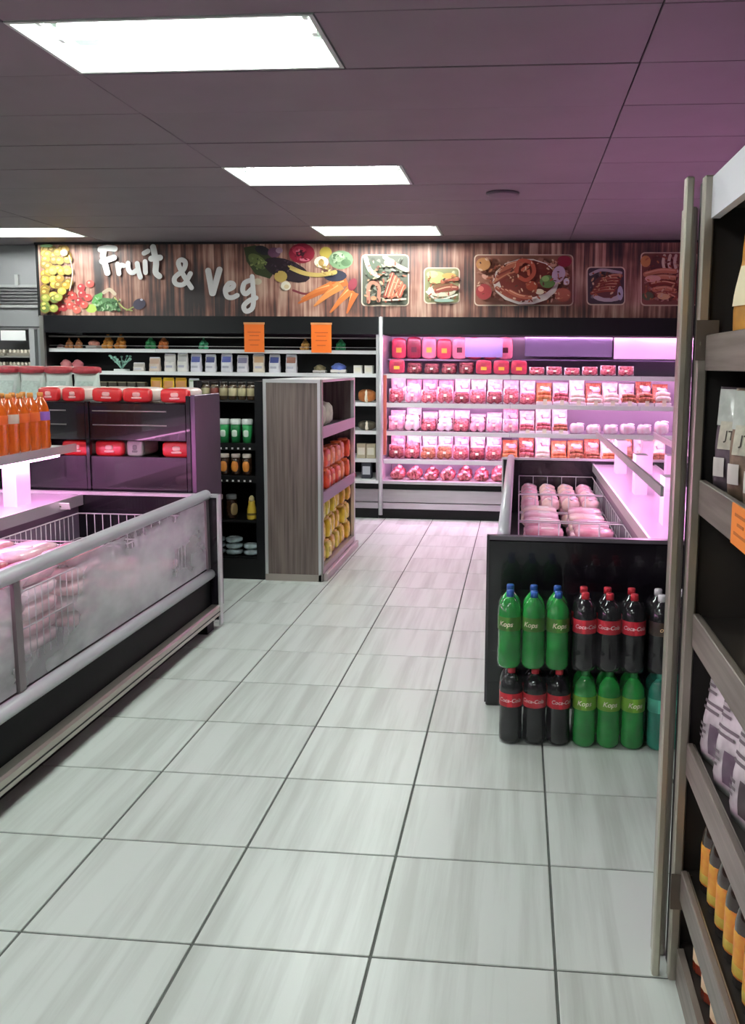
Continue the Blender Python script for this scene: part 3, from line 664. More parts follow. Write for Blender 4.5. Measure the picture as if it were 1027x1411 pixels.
# ================================================================== left corner: grey wall, air vent, egg cabinet
av = thing('air_vent', 'grey louvred air vent on the wall at the far left', 'air vent', (-4.55, 7.348, 2.19))
part('frame', B(-.62, .62, -.03, 0, 0, .03).box(-.62, .62, -.03, 0, .22, .25).box(.59, .62, -.03, 0, .03, .22).box(-.62, -.59, -.03, 0, .03, .22), mat('#9d9c9d', .5), av)
for k in range(5): part('louvre', B(-.59, .59, -.024, 0, .045+k*.035, .06+k*.035), mat('#6c6b6d', .5), av)
part('bracket', B(.33, .37, -.04, 0, .24, .36), mat('#a8a7a8', .5), av)
cb = thing('egg_cabinet', 'grey cabinet with a white notice and rows of eggs at the far left', 'cabinet', (-4.6, 7.6, 0))
part('body', B(-.9, .9, .18, .27, 0, 1.97), mat('#77787a', .5), cb)
part('header', B(-.9, .83, -.22, .18, 1.955, 1.98), mat('#a3a3a4', .5), cb)
part('side_frame', B(.50, .56, -.26, .18, 0, 1.955), mat('#b9babc', .4, .3), cb); part('side_frame', B(-.9, -.84, -.26, .18, 0, 1.955), mat('#b9babc', .4, .3), cb)
part('side_frame', B(.60, .63, -.26, .18, 0, 1.955), mat('#8f9194', .4, .3), cb)
for z in (1.05, 1.3, 1.52, 1.66): part('shelf', B(-.84, .50, -.22, .18, z-.02, z), mat('#8a8782', .5), cb)
part('notice', B(.16, .45, -.25, -.24, 1.83, 1.94), mat('#ffffff', .5), cb)
egg = Kind('egg_tray', 'egg tray')
b = MB().box(-.14, .14, -.1, .1, 0, .03); egg.add('tray', b, mat('#8d857a', .7), bevel=.004)
b = MB()
for i in range(6):
    for j in range(3): b.pillow((-.115+i*.046, -.065+j*.065, .046), .019, .02, .026, 1, 8, 5)
egg.add('eggs', b, mat('#d9cfc0', .5, 0, .15, 20))
for z, n in ((1.66, 'upper'), (1.521, 'lower')):
    for k in range(3):
        for j in range(1 if z > 1.6 else 1):
            eo = egg.spawn('tray of pale eggs on the %s cabinet shelf, %s from the right' % (n, ORD[k]), (-4.27-.31*k, 7.5, z), 0, 'egg trays, %s shelf' % n)
            for ch in eo.children:
                if ch.name.startswith('eggs'): ch['kind'] = 'stuff'

# ================================================================== freezers
PK = {'a': mat('#e3a9b8', .3, 0, 0, 12, col2='#f5dde4', coat=.5), 'b': mat('#d98c9c', .3, 0, 0, 12, col2='#efc3c9', coat=.5), 'c': mat('#ecc7bb', .3, 0, 0, 12, col2='#f9e8e0', coat=.5), 'd': mat('#b5545f', .3, 0, 0, 14, col2='#dd98a0', coat=.5)}
fp = Kind('frozen_pack', 'frozen meat pack')
fp.add('pack', MB().pillow((0, 0, .03), .098, .15, .032, .6, 16, 7, .07, 12), PK['a'])
fp.add('sticker', MB().pillow((.02, -.03, .0605), .035, .028, .003, .5, 10, 4), mat('#f4f1ec', .5))
cp_ = Kind('frozen_chicken', 'frozen chicken')
cp_.add('bird', MB().pillow((0, 0, .05), .066, .088, .05, .75, 14, 8, .09, 16), PK['a']); cp_.add('film_knot', MB().pillow((0, -.04, .098), .02, .02, .008, .8, 8, 5, .2, 3), mat('#f7eef2', .25, coat=.5))
def wire_basket(name, label, x0, x1, y0, y1, z0, z1, group=None, step=.05):
    t = thing(name, label, 'basket', ((x0+x1)/2, (y0+y1)/2, z0), 0, group)
    hx, hy, h = (x1-x0)/2, (y1-y0)/2, z1-z0
    rim = MB()
    for z in (h, h*.5): rim.tube([(-hx, -hy, z), (hx, -hy, z), (hx, hy, z), (-hx, hy, z), (-hx, -hy, z)], .004, 5)
    part('rim', rim, mat('#d8d3d8', .35, .4), t)
    for n, fn in (('end_grid', 0), ('end_grid', 1), ('side_grid', 2), ('side_grid', 3)):
        g = MB(); k = 0
        L = 2*hx if fn < 2 else 2*hy
        for i in range(1, int(L/step)):
            a = -L/2+i*step
            p = (a, -hy if fn == 0 else hy) if fn < 2 else (-hx if fn == 2 else hx, a)
            g.tube([(p[0], p[1], 0), (p[0], p[1], h)], .0026, 4)
        part(n, g, mat('#d8d3d8', .35, .4), t)
    return t
def freezer(label, xf, s, y0, y1, xc, zl, zs_, glass, ybn, clear=False):
    """island freezer: xf = aisle face, s = direction from the aisle inwards (+1/-1), xc = edge of the centre ledge, zl ledge height, zs_ top-shelf height"""
    def X(a): return xf+s*a
    W = abs(xc-xf); core = .46; far = W*2+core
    t = thing('island_freezer', label, 'freezer', (X(far/2), (y0+y1)/2, 0)); ox, oy = X(far/2), (y0+y1)/2
    def pb(n, mb, m, par=None, bev=0, lab=None):
        mb.xform(Matrix.Translation((-ox, -oy, 0))); return part(n, mb, m, par or t, bev, lab)
    def bx(a0, a1, ya, yb, z0, z1): return B(min(X(a0), X(a1)), max(X(a0), X(a1)), ya, yb, z0, z1)
    pb('plinth', bx(.08, far-.08, y0+.05, y1-.08, .0, .07), MATT)
    pb('foot', bx(.02, .08, y1-.16, y1-.05, 0, .08), MATT)
    pb('tub_base', bx(.05, far-.05, y0+.03, y1-.03, .07, .34), BLACK)
    for a, b_ in ((.045, .12), (far-.12, far-.045)):
        pb('side_wall', bx(a, b_, y0+.03, y1-.03, .10, .335), mat('#0b0c0f', .6, 0, .1, 3, spec=.15))
    for a in (.0, far):
        q = a if a == 0 else a
        kk = pb('kick_rail', bx(a-.012 if a == 0 else a-.05, a+.05 if a == 0 else a+.012, y0+.02, y1-.005, .075, .145), mat('#b3aea3', .3, .8), None, .01)
        pb('rail_groove', bx(a-.0135, a-.0105, y0+.03, y1-.01, .103, .109), MATT, kk)
        sg = 1 if a == 0 else -1
        low = X(a+sg*.042); top = X(a+sg*.060)
        pb('mid_rail', MB().tube([(low, y0+.03, .336), (low, y1-.025, .336)], .030, 12), RAIL)
        pb('top_rail', MB().tube([(top, y0+.03, .816), (top, y1-.02, .816)], .031, 12), RAIL)
        # leaning glass between the two rails
        g = MB(); xa, xb = X(a+sg*.052), X(a+sg*.058)
        for q0, q1 in zip(glass[:-1], glass[1:]):
            pb('glass_pane', MB().add([(xa-.002, q0+.03, .375), (xa-.002, q1-.03, .375), (xb-.002, q1-.03, .78), (xb-.002, q0+.03, .78), (xa+.002, q0+.03, .375), (xa+.002, q1-.03, .375), (xb+.002, q1-.03, .78), (xb+.002, q0+.03, .78)], [(0, 1, 2, 3), (7, 6, 5, 4), (0, 4, 5, 1), (1, 5, 6, 2), (2, 6, 7, 3), (3, 7, 4, 0)]), film('frosted_freezer_glass', (.78, .82, .82), .18, .72, 1.7, .25, (1, 1.0, 1.9)))
        for q0 in glass:
            pb('mullion', MB().add([(xa-.012, q0-.022, .37), (xa+.012, q0-.022, .37), (xa+.012, q0+.022, .37), (xa-.012, q0+.022, .37), (xb-.012, q0-.022, .80), (xb+.012, q0-.022, .80), (xb+.012, q0+.022, .80), (xb-.012, q0+.022, .80)], [(3, 2, 1, 0), (4, 5, 6, 7), (0, 1, 5, 4), (1, 2, 6, 5), (2, 3, 7, 6), (3, 0, 4, 7)]), mat('#7d7678', .35, .5))
    for yy, nm in ((y0, 'near'), (y1, 'far')):
        ep = pb('end_panel', bx(-.01, far+.01, yy-.02, yy+.02, .05 if yy == y1 else .0, .80), GLOSSBLACK, None, .006)
        pb('edge_trim', bx(-.014, far+.014, yy-.022, yy+.022, .80, .818), ALU if nm == 'far' else mat('#6d6a70', .35, .4), ep)
        pb('edge_trim', bx(-.016, -.004, yy-.023, yy+.023, .02, .818), ALU if nm == 'far' else mat('#3d3b40', .35, .2), ep)
    pb('centre_core', bx(W, W+core, y0+.02, y1-.02, .34, zl-.02), mat('#8d7f92', .35, .2))
    pb('ledge', bx(W-.02, W+core+.02, y0+.02, y1-.025, zl-.02, zl), mat('#c4b3c8', .3, .3), None, .005)
    pb('ledge_lip', bx(W-.035, W-.02, y0+.02, y1-.025, zl-.06, zl+.005), ALU); pb('ledge_lip', bx(W+core+.02, W+core+.035, y0+.02, y1-.025, zl-.06, zl+.005), ALU)
    ss = pb('top_shelf', bx(W-.0, W+core, y0+.04, ybn, zs_-(.012 if clear else .03), zs_), film('clear_shelf_glass', (.5, .5, .52), .06, .10, 3, .04) if clear else WHITE, None, 0 if clear else .004)
    pb('shelf_lip', bx(W-.015, W, y0+.04, ybn, zs_-.035, zs_+.012), ALU, ss); pb('shelf_lip', bx(W+core, W+core+.015, y0+.04, ybn, zs_-.035, zs_+.012), ALU, ss)
    for a in ((W+.014, W+core+.029) if clear else (W+.05, W+core-.05)):
        zt = zs_-(.028 if clear else .047)
        pb('light_tube', MB().tube([(X(a), y0+.2, zt), (X(a), ybn-.1, zt)], .0125, 8), PINK_TUBE, ss)
    ps = glass[0]; n = 0
    for yy in [v for v in ((y1-.62) if clear else (y1-.45), y1-1.75, y1-2.9) if v > y0+.1]:
        pb('post', bx(W+.09, W+.17, yy-.07, yy+.07, zl, zs_-(.012 if clear else .03)), mat('#e9dcea', .4)); pb('post', bx(W+core-.17, W+core-.09, yy-.05, yy+.05, zl, zs_-(.012 if clear else .03)), mat('#e9dcea', .4))
    return t
freezer('long black freezer with silver rails and fogged glass along the left', -.42, -1, -2.6, 2.90, -1.28, .80, 1.10, [-2.55, -.95, .84, 2.86], 2.86)
freezer('black ended freezer of flat meat packs on the right, behind the soda packs', 1.252, 1, 1.85, 5.40, 2.04, .775, 1.045, [1.9, 3.6, 5.36], 5.36, True)
rz_ = random.Random(21)
BX = [(-1.24, -.56, 1.98, 2.80), (-1.24, -.56, 1.02, 1.90), (-1.24, -.56, -.05, .95)]
names = ('far wire basket in the left freezer, beside the black end panel', 'middle wire basket in the left freezer', 'nearest wire basket in the left freezer, mostly behind fogged glass')
CLN = {'a': 'pale pink', 'b': 'pink', 'c': 'cream', 'd': 'dark pink'}
for bi, ((x0, x1, y0, y1), nm) in enumerate(zip(BX, names)):
    wire_basket('wire_basket', nm, x0, x1, y0, y1, .40, .70, 'left freezer baskets')
    short = ('far', 'middle', 'nearest')[bi]
    for ly in range(2 if bi == 0 else 5):
        for ix in range(3):
            for iy in range(2):
                if bi == 0 and ly == 1 and (ix > 0 or iy == 0): continue
                c = rz_.choice('abdb'); x = x0+.125+ix*.215; y = y0+.21+iy*.41
                fp.spawn('%s frosty pack in the %s left-freezer basket, layer %s, column %s, row %s' % (CLN[c], short, ('one', 'two', 'three', 'four', 'five')[ly], ('one', 'two', 'three')[ix], ('one', 'two')[iy]), (x, y, .402+ly*.071), rz_.uniform(-.03, .03), 'packs in the %s left-freezer basket' % short, {'pack': PK[c]}, (.94, 1.16, 1))
for bi, ((y0, y1), nm) in enumerate(zip(((1.95, 3.05), (3.11, 4.2), (4.26, 5.32)), ('nearest', 'middle', 'far'))):
    wire_basket('wire_basket', '%s wire basket in the right freezer' % nm, 1.385, 2.0, y0, y1, .40, .67, 'right freezer baskets', .12)
    if bi < 2:
        for ly in range(3):
            for ix in range(2):
                for iy in range(4):
                    if ly == 0 and iy not in (0, 3): continue
                    c = rz_.choice('accab'); x = 1.535+ix*.302+rz_.uniform(-.006, .006); y = y0+.15+iy*.262
                    fp.spawn('%s flat pack in the %s right-freezer basket, layer %s, column %s, row %s' % (CLN[c], nm, ('one', 'two', 'three')[ly], ('one', 'two')[ix], ('one', 'two', 'three', 'four')[iy]), (x, y, .402+ly*.072), rz_.uniform(-.07, .07), 'packs in the %s right-freezer basket' % nm, {'pack': PK[c]}, (1.26, .66, 1 if ly < 2 else rz_.uniform(.8, 1.15)))
    else:
        for ly in range(2):
            for ix in range(4):
                for iy in range(5):
                    c = rz_.choice('acca')
                    cp_.spawn('%s rounded frozen chicken in the far right-freezer basket, layer %s, column %s, row %s' % (CLN[c], ('one', 'two')[ly], ('one', 'two', 'three', 'four')[ix], ('one', 'two', 'three', 'four', 'five')[iy]), (1.468+ix*.15, y0+.13+iy*.2, .402+ly*.115), rz_.uniform(-.2, .2), 'chickens in the far right-freezer basket', {'bird': PK[c]})

# ================================================================== soda bottles
def bottle_kind(kname, cat, body, cap, label, ink, txt, n6=True, sticker=None, h=.33, rad=.0495):
    prof = [(.030, .0), (.044, .004), (rad, .02), (rad, .075), (rad-.002, .085), (rad-.002, .16), (rad, .17), (rad, .228), (rad-.002, .246), (.044, .262), (.036, .277), (.025, .290), (.017, .299), (.0145, .304), (.0145, .312)]
    prof = [(r_, z*h/.33) for r_, z in prof]
    me_b = MB().lathe(prof, 18).mesh('bottle', body)
    s = h/.33
    me_c = MB().lathe([(.0165, .303*s), (.0165, .326*s), (.0145, .33*s)], 12).mesh('cap', cap)
    me_r = MB().lathe([(.0185, .296*s), (.0185, .300*s)], 12).mesh('neck_ring', body)
    me_l = MB().lathe([(rad+.0006, .165*s), (rad+.001, .166*s), (rad+.001, .222*s), (rad+.0006, .223*s)], 18).mesh('label', label)
    vs, fs = text_mesh(txt, .030 if len(txt) < 6 else .0235, .25)
    R_ = rad+.0022
    me_t = MB().add([(R_*math.sin(v.x/R_), -R_*math.cos(v.x/R_), v.y+.194*s) for v in vs], fs, ink).mesh('lettering')
    return me_b, me_c, me_r, me_l, me_t
GREENB = mat('#35bf55', .06, 0, .1, 20, trans=.3, coat=.8); DARKB = mat('#1d1a1f', .1, 0, .1, 10, coat=.7); TEALB = mat('#3fb59a', .12, trans=.3, coat=.5); ORB = mat('#e0651a', .12, 0, .1, 12, trans=.25, coat=.5)
bk = {'cola': bottle_kind('soda', 's', DARKB, mat('#c8313d', .35), mat('#d8273a', .4), mat('#f6dfe0', .5), 'Coca-Cola'),
      'green': bottle_kind('soda', 's', GREENB, mat('#2f5fae', .35), mat('#4c8a2e', .4), mat('#f4ead0', .5), 'Kops'),
      'lime': bottle_kind('soda', 's', GREENB, mat('#2c8a44', .35), mat('#7fb83a', .4), mat('#f8f2da', .5), 'Kops'),
      'dark': bottle_kind('soda', 's', DARKB, mat('#e9ebec', .35), mat('#3d2c22', .4), mat('#e0c090', .5), 'o'),
      'teal': bottle_kind('soda', 's', TEALB, mat('#3b9f86', .35), mat('#57c2a6', .4), mat('#e6df5a', .5), 'o')}
def add_bottle(k, parent, loc, rz):
    mb_, mc, mr, ml, mt = bk[k]
    o = obj('bottle', mb_, parent, loc); o.rotation_euler = (0, 0, rz)
    obj('cap', mc, o); obj('label', ml, o); obj('neck_ring', mr, o); obj('lettering', mt, o)
def six_pack(k, x, y, z, label):
    t = thing('soda_pack', label, 'soda pack', (x, y, z), 0, 'shrink-wrapped soda packs before the freezer')
    for i in range(3):
        for j in range(2):
            add_bottle(k, t, (-.101+i*.101, -.0505+j*.101, 0), rz_.uniform(-.35, .35))
    pf_ = [(.0, .1), (.075, .6), (.22, 1.0), (.255, .97), (.285, .80), (.318, .60)]
    wr = MB(); n = 40; vs = []; fs = []
    for zz, inset in ((.002, .97), (.03, 1.0), (.16, .992), (.24, 1.0), (.272, .95), (.30, .82)):
        for q in range(n):
            a = 2*PI*q/n; ex = .32
            cx = math.copysign(abs(math.cos(a))**ex, math.cos(a))*.1525; cy = math.copysign(abs(math.sin(a))**ex, math.sin(a))*.102
            g = 1+.006*math.sin(9*a+zz*40)
            vs.append((cx*g*(.5+.5*inset), cy*g*inset, zz))
    for i in range(5):
        for q in range(n): fs.append((i*n+q, i*n+(q+1) % n, (i+1)*n+(q+1) % n, (i+1)*n+q))
    part('shrink_wrap', wr.add(vs, fs, None, True), FILM, t)
    return t
YS = 1.505
six_pack('cola', 1.464, YS, .0, 'shrink-wrapped cola six-pack at the bottom left of the soda stack')
six_pack('lime', 1.776, YS, .0, 'shrink-wrapped green soda pack on the floor, right of the cola')
six_pack('teal', 2.088, YS, .0, 'teal soda pack on the floor, half hidden by the shelf post')
six_pack('green', 1.452, YS, .331, 'green soda pack with blue caps on top of the cola pack')
six_pack('cola', 1.766, YS, .331, 'red-capped cola pack on top of the green pack')
six_pack('dark', 2.080, YS, .331, 'dark soda pack with white caps, half hidden by the shelf post')
# orange soda on the left freezer's top shelf
ob_ = Kind('orange_soda_bottle', 'soda bottle')
pr_ = [(.030, .0), (.044, .004), (.049, .02), (.046, .05), (.049, .08), (.046, .11), (.049, .14), (.047, .2), (.045, .225), (.034, .262), (.02, .288), (.0145, .3), (.0145, .308)]
i0 = ob_.add('bottle', MB().lathe(pr_, 16), ORB); ob_.add('cap', MB().lathe([(.0165, .299), (.0165, .32), (.014, .324)], 12), mat('#e8a255', .35), i0); ob_.add('label', MB().lathe([(.0478, .165), (.0482, .166), (.0482, .213), (.0472, .215)], 16), mat('#d8622a', .4), i0)
for j in range(6):
    for i in range(2):
        x = -1.345-i*.105; y = 2.62-j*.105
        c = '#8a5fb0' if j == 0 else ('#c9b9a8' if j == 3 else '#d8622a')
        lb = {'#8a5fb0': 'purple', '#c9b9a8': 'grey', '#d8622a': 'orange'}[c]
        ob_.spawn('%s-labelled orange soda bottle, %s from the bread rack in the %s row' % (lb, ORD[j], 'front' if i == 0 else 'back'), (x, y, 1.1005), 0, 'orange sodas over the left freezer', {'label': mat(c, .4), 'cap': mat('#e8a255' if j < 4 else '#39407e', .35)})
# white tag hanging in the left freezer
tg = thing('price_tag', 'small white tag clipped inside the left freezer by the ledge', 'tag', (-1.235, 2.6, .775)); part('card', lean(B(-.012, .05, -.003, .003, -.02, .02), 20), WHITE, tg); part('clip', B(-.018, .0, -.004, .004, -.006, .012), GREYMETAL, tg)

# ================================================================== bread rack behind the left freezer
br = thing('bread_rack', 'glossy black bread rack behind the left freezer, red loaves in its slots', 'rack', (-1.11, 3.2, 0))
def rb(n, x0, x1, y0, y1, z0, z1, m=GLOSSBLACK, bev=.003): return part(n, B(x0+1.11, x1+1.11, y0-3.2, y1-3.2, z0, z1), m, br, bev)
rb('side_panel', -.60, -.57, 2.975, 3.42, 0, 1.405, mat('#6f5a72', .28, .7, .12, 2)); rb('side_panel', -1.66, -1.63, 2.975, 3.42, 0, 1.36)  # right panel's mauve puts reflected pink light into the colour of a dark panel
rb('post', -1.262, -1.238, 2.968, 3.0, 0, 1.36); rb('post', -.628, -.60, 2.97, 3.0, 0, 1.40)
for x0, x1 in ((-1.63, -1.264), (-1.236, -.630)):
    rb('front_board', x0, x1, 2.975, 2.99, 1.125, 1.352); rb('front_board', x0, x1, 2.975, 2.99, .60, 1.028); rb('front_board', x0, x1, 2.975, 2.99, .1, .58)
    for z in (1.30, 1.215): rb('groove_strip', x0+.02, x1-.12, 2.972, 2.976, z, z+.007, GREYMETAL, 0)
    rb('groove_strip', x0+.0, x1, 2.9725, 2.976, .83, .838, GLOSSBLACK, 0)
rb('shelf', -1.63, -.60, 3.0, 3.42, 1.335, 1.352); rb('shelf', -1.63, -.60, 3.0, 3.42, 1.0, 1.018); rb('shelf', -1.63, -.60, 3.0, 3.42, .3, .318); rb('back_board', -1.63, -.60, 3.40, 3.42, 0, 1.33)
bread = Kind('bread_loaf', 'bread')
bread.add('bag', MB().pillow((0, .13, .056), .094, .13, .056, .42, 18, 9, .02, 3), mat('#f0dcd3', .3, 0, .1, 8, coat=.4))
bread.add('red_end', MB().pillow((0, .012, .054), .095, .022, .0535, .42, 18, 8), mat('#d4262c', .35, coat=.3))
q2 = MB(); q2.pillow((0, -.0095, .06), .026, .0035, .017, .6, 12, 5); q2.pillow((0, -.0095, .034), .034, .0035, .008, .5, 12, 5); bread.add('printed_mark', q2, mat('#f3b6b4', .5))
for x, z, lb, c in ((-1.52, 1.353, 'red-ended bread loaf at the left of the rack top, behind the orange sodas', 0), (-1.365, 1.353, 'dark red-ended bread loaf left of the rack post, on top', 0), (-1.148, 1.353, 'plain red-ended loaf on the rack top, just right of the post', 1), (-.955, 1.353, 'red-ended loaf with a pale mark in the middle of the rack top', 0), (-.715, 1.353, 'red-ended loaf at the right end of the rack top', 0),
                    (-1.355, 1.019, 'bread loaf in the slot left of the rack post', 0), (-1.14, 1.019, 'bright red loaf in the rack slot, right of the post', 0), (-.712, 1.019, 'bright red loaf in the rack slot at the right end', 0)):
    o = bread.spawn(lb, (x, 3.03, z), 0, 'loaves in the bread rack', None, (.98 if x != -1.365 else .72, 1, .82 if z > 1.2 else .92))
    if x == -1.52: o.scale = (.72, 1, .82)
bread.spawn('clear-bagged loaf with a grey end in the middle of the rack slot', (-.985, 3.05, 1.019), 0, 'loaves in the bread rack', {'red_end': mat('#b9b6b4', .3), 'printed_mark': mat('#8e8b8c', .4)}, (.56, 1, .95))

# sugar bags on a plain unit behind the rack
ub = thing('stock_shelf', 'dark stock shelf behind the bread rack, carrying red-topped bags', 'shelf', (-2.0, 3.75, 0))
part('top_board', B(-.66, .42, -.2, .2, 1.26, 1.285), MATT, ub); part('side_panel', B(-.66, -.63, -.2, .2, 0, 1.26), MATT, ub); part('side_panel', B(.39, .42, -.2, .2, 0, 1.26), MATT, ub); part('back_board', B(-.63, .39, .18, .2, 0, 1.26), MATT, ub); part('shelf', B(-.63, .39, -.2, .18, .7, .72), MATT, ub)
sb = Kind('sugar_bag', 'food bag')
sb.add('bag', MB().bag(.178, .12, .245, 9, crimp=.5), mat('#d5e3da', .5, 0, .06, 14)); sb.add('red_top', MB().pillow((0, 0, .256), .088, .05, .026, .35, 14, 7, .06, 3), mat('#b63a45', .4, 0, .15, 20)); sb.add('printed_panel', patch(MB(), .178, .12, .245, -.06, .06, .05, .18), mat('#c2d6cc', .5, 0, .1, 60))
for k in range(4): sb.spawn('white bag with a red folded top, %s of four behind the bread rack' % ('leftmost', 'second from left', 'third from left', 'rightmost')[k], (-2.16+k*.187+(.012 if k == 3 else 0), 3.66, 1.2855), rz_.uniform(-.05, .05), 'red-topped bags behind the bread rack')
tom = Kind('tomato', 'tomato'); tom.add('fruit', MB().pillow((0, 0, .035), .04, .04, .035, .95, 14, 8), mat('#e0707a', .3)); tom.add('stalk', MB().lathe([(.012, .068), (.004, .075)], 6), mat('#6d7d4a', .5))
mound.spawn('pink topped tub on the second produce shelf above the sugar bags, the left of two', (at_y(91, 497, 7.1).x, 7.1, 1.50), 0, None, {'contents': mat('#e48d92', .4)}, (.9, 1, 1.2)); mound.spawn('pink topped tub on the second produce shelf above the sugar bags, the right of two', (at_y(107, 497, 7.1).x, 7.1, 1.50), 0, None, {'contents': mat('#df7f88', .4)}, (.9, 1, 1.2))

# ================================================================== black cooler and wood gondola in the middle
ck = thing('black_cooler', 'narrow black drinks cooler left of the wood-panelled display', 'cooler', (-.70, 4.4, 0))
def kb(n, x0, x1, y0, y1, z0, z1, m=MATT, par=None, bev=0): return part(n, B(x0+.70, x1+.70, y0-4.4, y1-4.4, z0, z1), m, par or ck, bev)
kb('base', -1.0, -.485, 4.10, 4.7, 0, .15, MATT); kb('back_panel', -1.0, -.485, 4.66, 4.7, .15, 1.47); kb('side_panel', -1.0, -.975, 4.10, 4.66, .15, 1.47); kb('side_panel', -.545, -.485, 4.10, 4.66, .15, 1.47, BLACK)
CZ = [1.33, 1.015, .775, .44, .165]
for z in CZ:
    s_ = kb('shelf', -.975, -.545, 4.12, 4.66, z-.015, z)
    if z in (1.015, .775, .165):
        for k in range(9): kb('price_stud', -.95+k*.044, -.937+k*.044, 4.116, 4.12, z-.045, z-.032, mat('#e9e7e2', .5), s_)
        kb('price_rail', -.975, -.545, 4.120, 4.125, z-.05, z-.015, MATT, s_)
jar = Kind('jar', 'jar')
jar.add('glass', MB().lathe([(.025, 0), (.031, .004), (.031, .095), (.024, .112)], 14), mat('#4a3a2a', .15, coat=.5)); jar.add('lid', MB().lathe([(.026, .112), (.026, .13), (.024, .132)], 14), mat('#2c2420', .4)); jar.add('label', MB().lathe([(.0312, .03), (.0316, .031), (.0316, .085), (.0312, .086)], 14), mat('#b9b08a', .5))
cols = ['#b3ab86', '#7d3b34', '#9a8f6e', '#c2b892', '#b9b08a', '#a89d78']
for k in range(6): jar.spawn('dark jar on the top shelf of the black cooler, %s from the left' % ('first', 'second', 'third', 'fourth', 'fifth', 'sixth')[k], (-.935+k*.069, 4.17, 1.3305), 0, 'jars on the cooler top shelf', {'label': mat(cols[k], .5)})
tub = Kind('juice_tub', 'tub')
tub.add('tub', MB().lathe([(.032, 0), (.038, .1), (.038, .135)], 14), mat('#2c9a55', .3)); tub.add('lid', MB().lathe([(.039, .135), (.041, .14), (.041, .17), (.036, .176)], 14), mat('#e6ece8', .35)); tub.add('label', MB().pillow((0, -.036, .07), .02, .006, .026, .5, 10, 5), mat('#dff0e2', .5))
for k in range(4): tub.spawn('green tub with a white lid in the black cooler, %s from the left' % ('first', 'second', 'third', 'fourth')[k], (-.885+k*.087, 4.17, 1.0155), 0, 'green tubs in the black cooler', {'tub': mat(['#3aa565', '#2c9a55', '#1f7f45', '#37a05c'][k], .3)})
oj = Kind('orange_jar', 'jar')
oj.add('glass', MB().lathe([(.03, 0), (.037, .01), (.037, .11), (.028, .13)], 14), mat('#3a2418', .15, coat=.5)); oj.add('lid', MB().lathe([(.034, .13), (.034, .155), (.031, .158)], 14), mat('#e9d9d0', .4)); oj.add('label', MB().pillow((0, -.03, .065), .027, .012, .045, .9, 12, 6), mat('#dd8a35', .45))
for k in range(4): oj.spawn('jar with an orange oval label in the black cooler, %s from the left' % ('first', 'second', 'third', 'fourth')[k], (-.885+k*.085, 4.17, .7755), 0, 'orange-labelled jars in the black cooler')
oj.spawn('large jar with an orange label on the lower cooler shelf, left', (-.86, 4.17, .4405), 0, 'large jars in the black cooler', {'label': mat('#c98a45', .45)}, 1.15); oj.spawn('large jar with an orange label turned sideways, lower cooler shelf', (-.765, 4.20, .4405), .9, 'large jars in the black cooler', {'label': mat('#a9925f', .45), 'lid': mat('#777a7c', .4)}, 1.15)
ys = Kind('mustard_bottle', 'bottle'); ys.add('body', MB().lathe([(.03, 0), (.036, .01), (.034, .08), (.024, .12), (.024, .14)], 14), mat('#d9b73f', .3)); ys.add('cap', MB().lathe([(.022, .14), (.02, .165), (.008, .18)], 12), mat('#e3d39a', .4)); ys.add('label', MB().lathe([(.0362, .035), (.0365, .036), (.0358, .05), (.0352, .051)], 14), mat('#6b5520', .4))
ys.spawn('yellow squeeze bottle alone on the lower cooler shelf', (-.60, 4.17, .4405))
sv = Kind('silver_fish_pack', 'food pack'); sv.add('pouch', MB().pillow((0, 0, .02), .06, .05, .022, .6, 14, 7, .1, 4), mat('#9fb0b4', .3, 0, .3, 18, coat=.4)); sv.add('label', MB().pillow((-.01, -.01, .04), .025, .02, .003, .5, 10, 4), mat('#e3ebec', .4))
for k in range(3):
    for j in range(3 if k < 2 else 2): sv.spawn('grey-white food pouch on the bottom cooler shelf, %s heap, %s layer' % (('left', 'middle', 'right')[k], ('lowest', 'middle', 'top')[j]), (-.88+k*.135, 4.19, .1655+j*.047), rz_.uniform(-.3, .3), 'pouches on the bottom cooler shelf')

gd = thing('wood_gondola', 'grey wood-panelled display with metal frame and bagged snacks on its side', 'display', (-.25, 4.75, 0))
def gb(n, x0, x1, y0, y1, z0, z1, m, par=None, bev=0): return part(n, B(x0+.25, x1+.25, y0-4.75, y1-4.75, z0, z1), m, par or gd, bev)
WOODP = wood_laminate('#594c48', '#7a6b66', (34, 34, 1.1), 1.6); GX0, GX1, GY0, GY1, GH = -.478, -.045, 4.09, 5.39, 1.487
gb('end_panel', GX0+.02, GX1-.03, GY0+.004, GY0+.024, .05, GH-.025, WOODP)
gb('skirting', GX0, GX1-.01, GY0-.004, GY0+.03, 0, .05, mat('#9a918a', .45))
gb('frame_post', GX0, GX0+.022, GY0-.004, GY0+.03, .05, GH, ALU); gb('frame_post', GX1-.032, GX1-.012, GY0-.004, GY0+.02, .0, GH, ALU); gb('frame_post', GX1-.012, GX1, GY0, GY0+.04, 0, GH, mat('#8b8583', .4, .3))
gb('frame_top', GX0+.022, GX1-.03, GY0-.003, GY0+.03, GH-.025, GH, ALU)
gb('frame_post', GX1-.03, GX1, GY1-.045, GY1, 0, GH, ALU); gb('top_frame', GX1-.03, GX1, GY0+.04, GY1-.045, GH-.02, GH, ALU)
gb('top_board', GX0, GX1-.03, GY0+.03, GY1, GH-.02, GH-.002, mat('#cfd0d2', .4)); gb('end_panel', GX0, GX1-.03, GY1-.03, GY1, .05, GH-.02, WOODP)
gb('divider', GX0, GX0+.03, GY0+.03, GY1-.03, .05, GH-.02, mat('#85827a', .5))
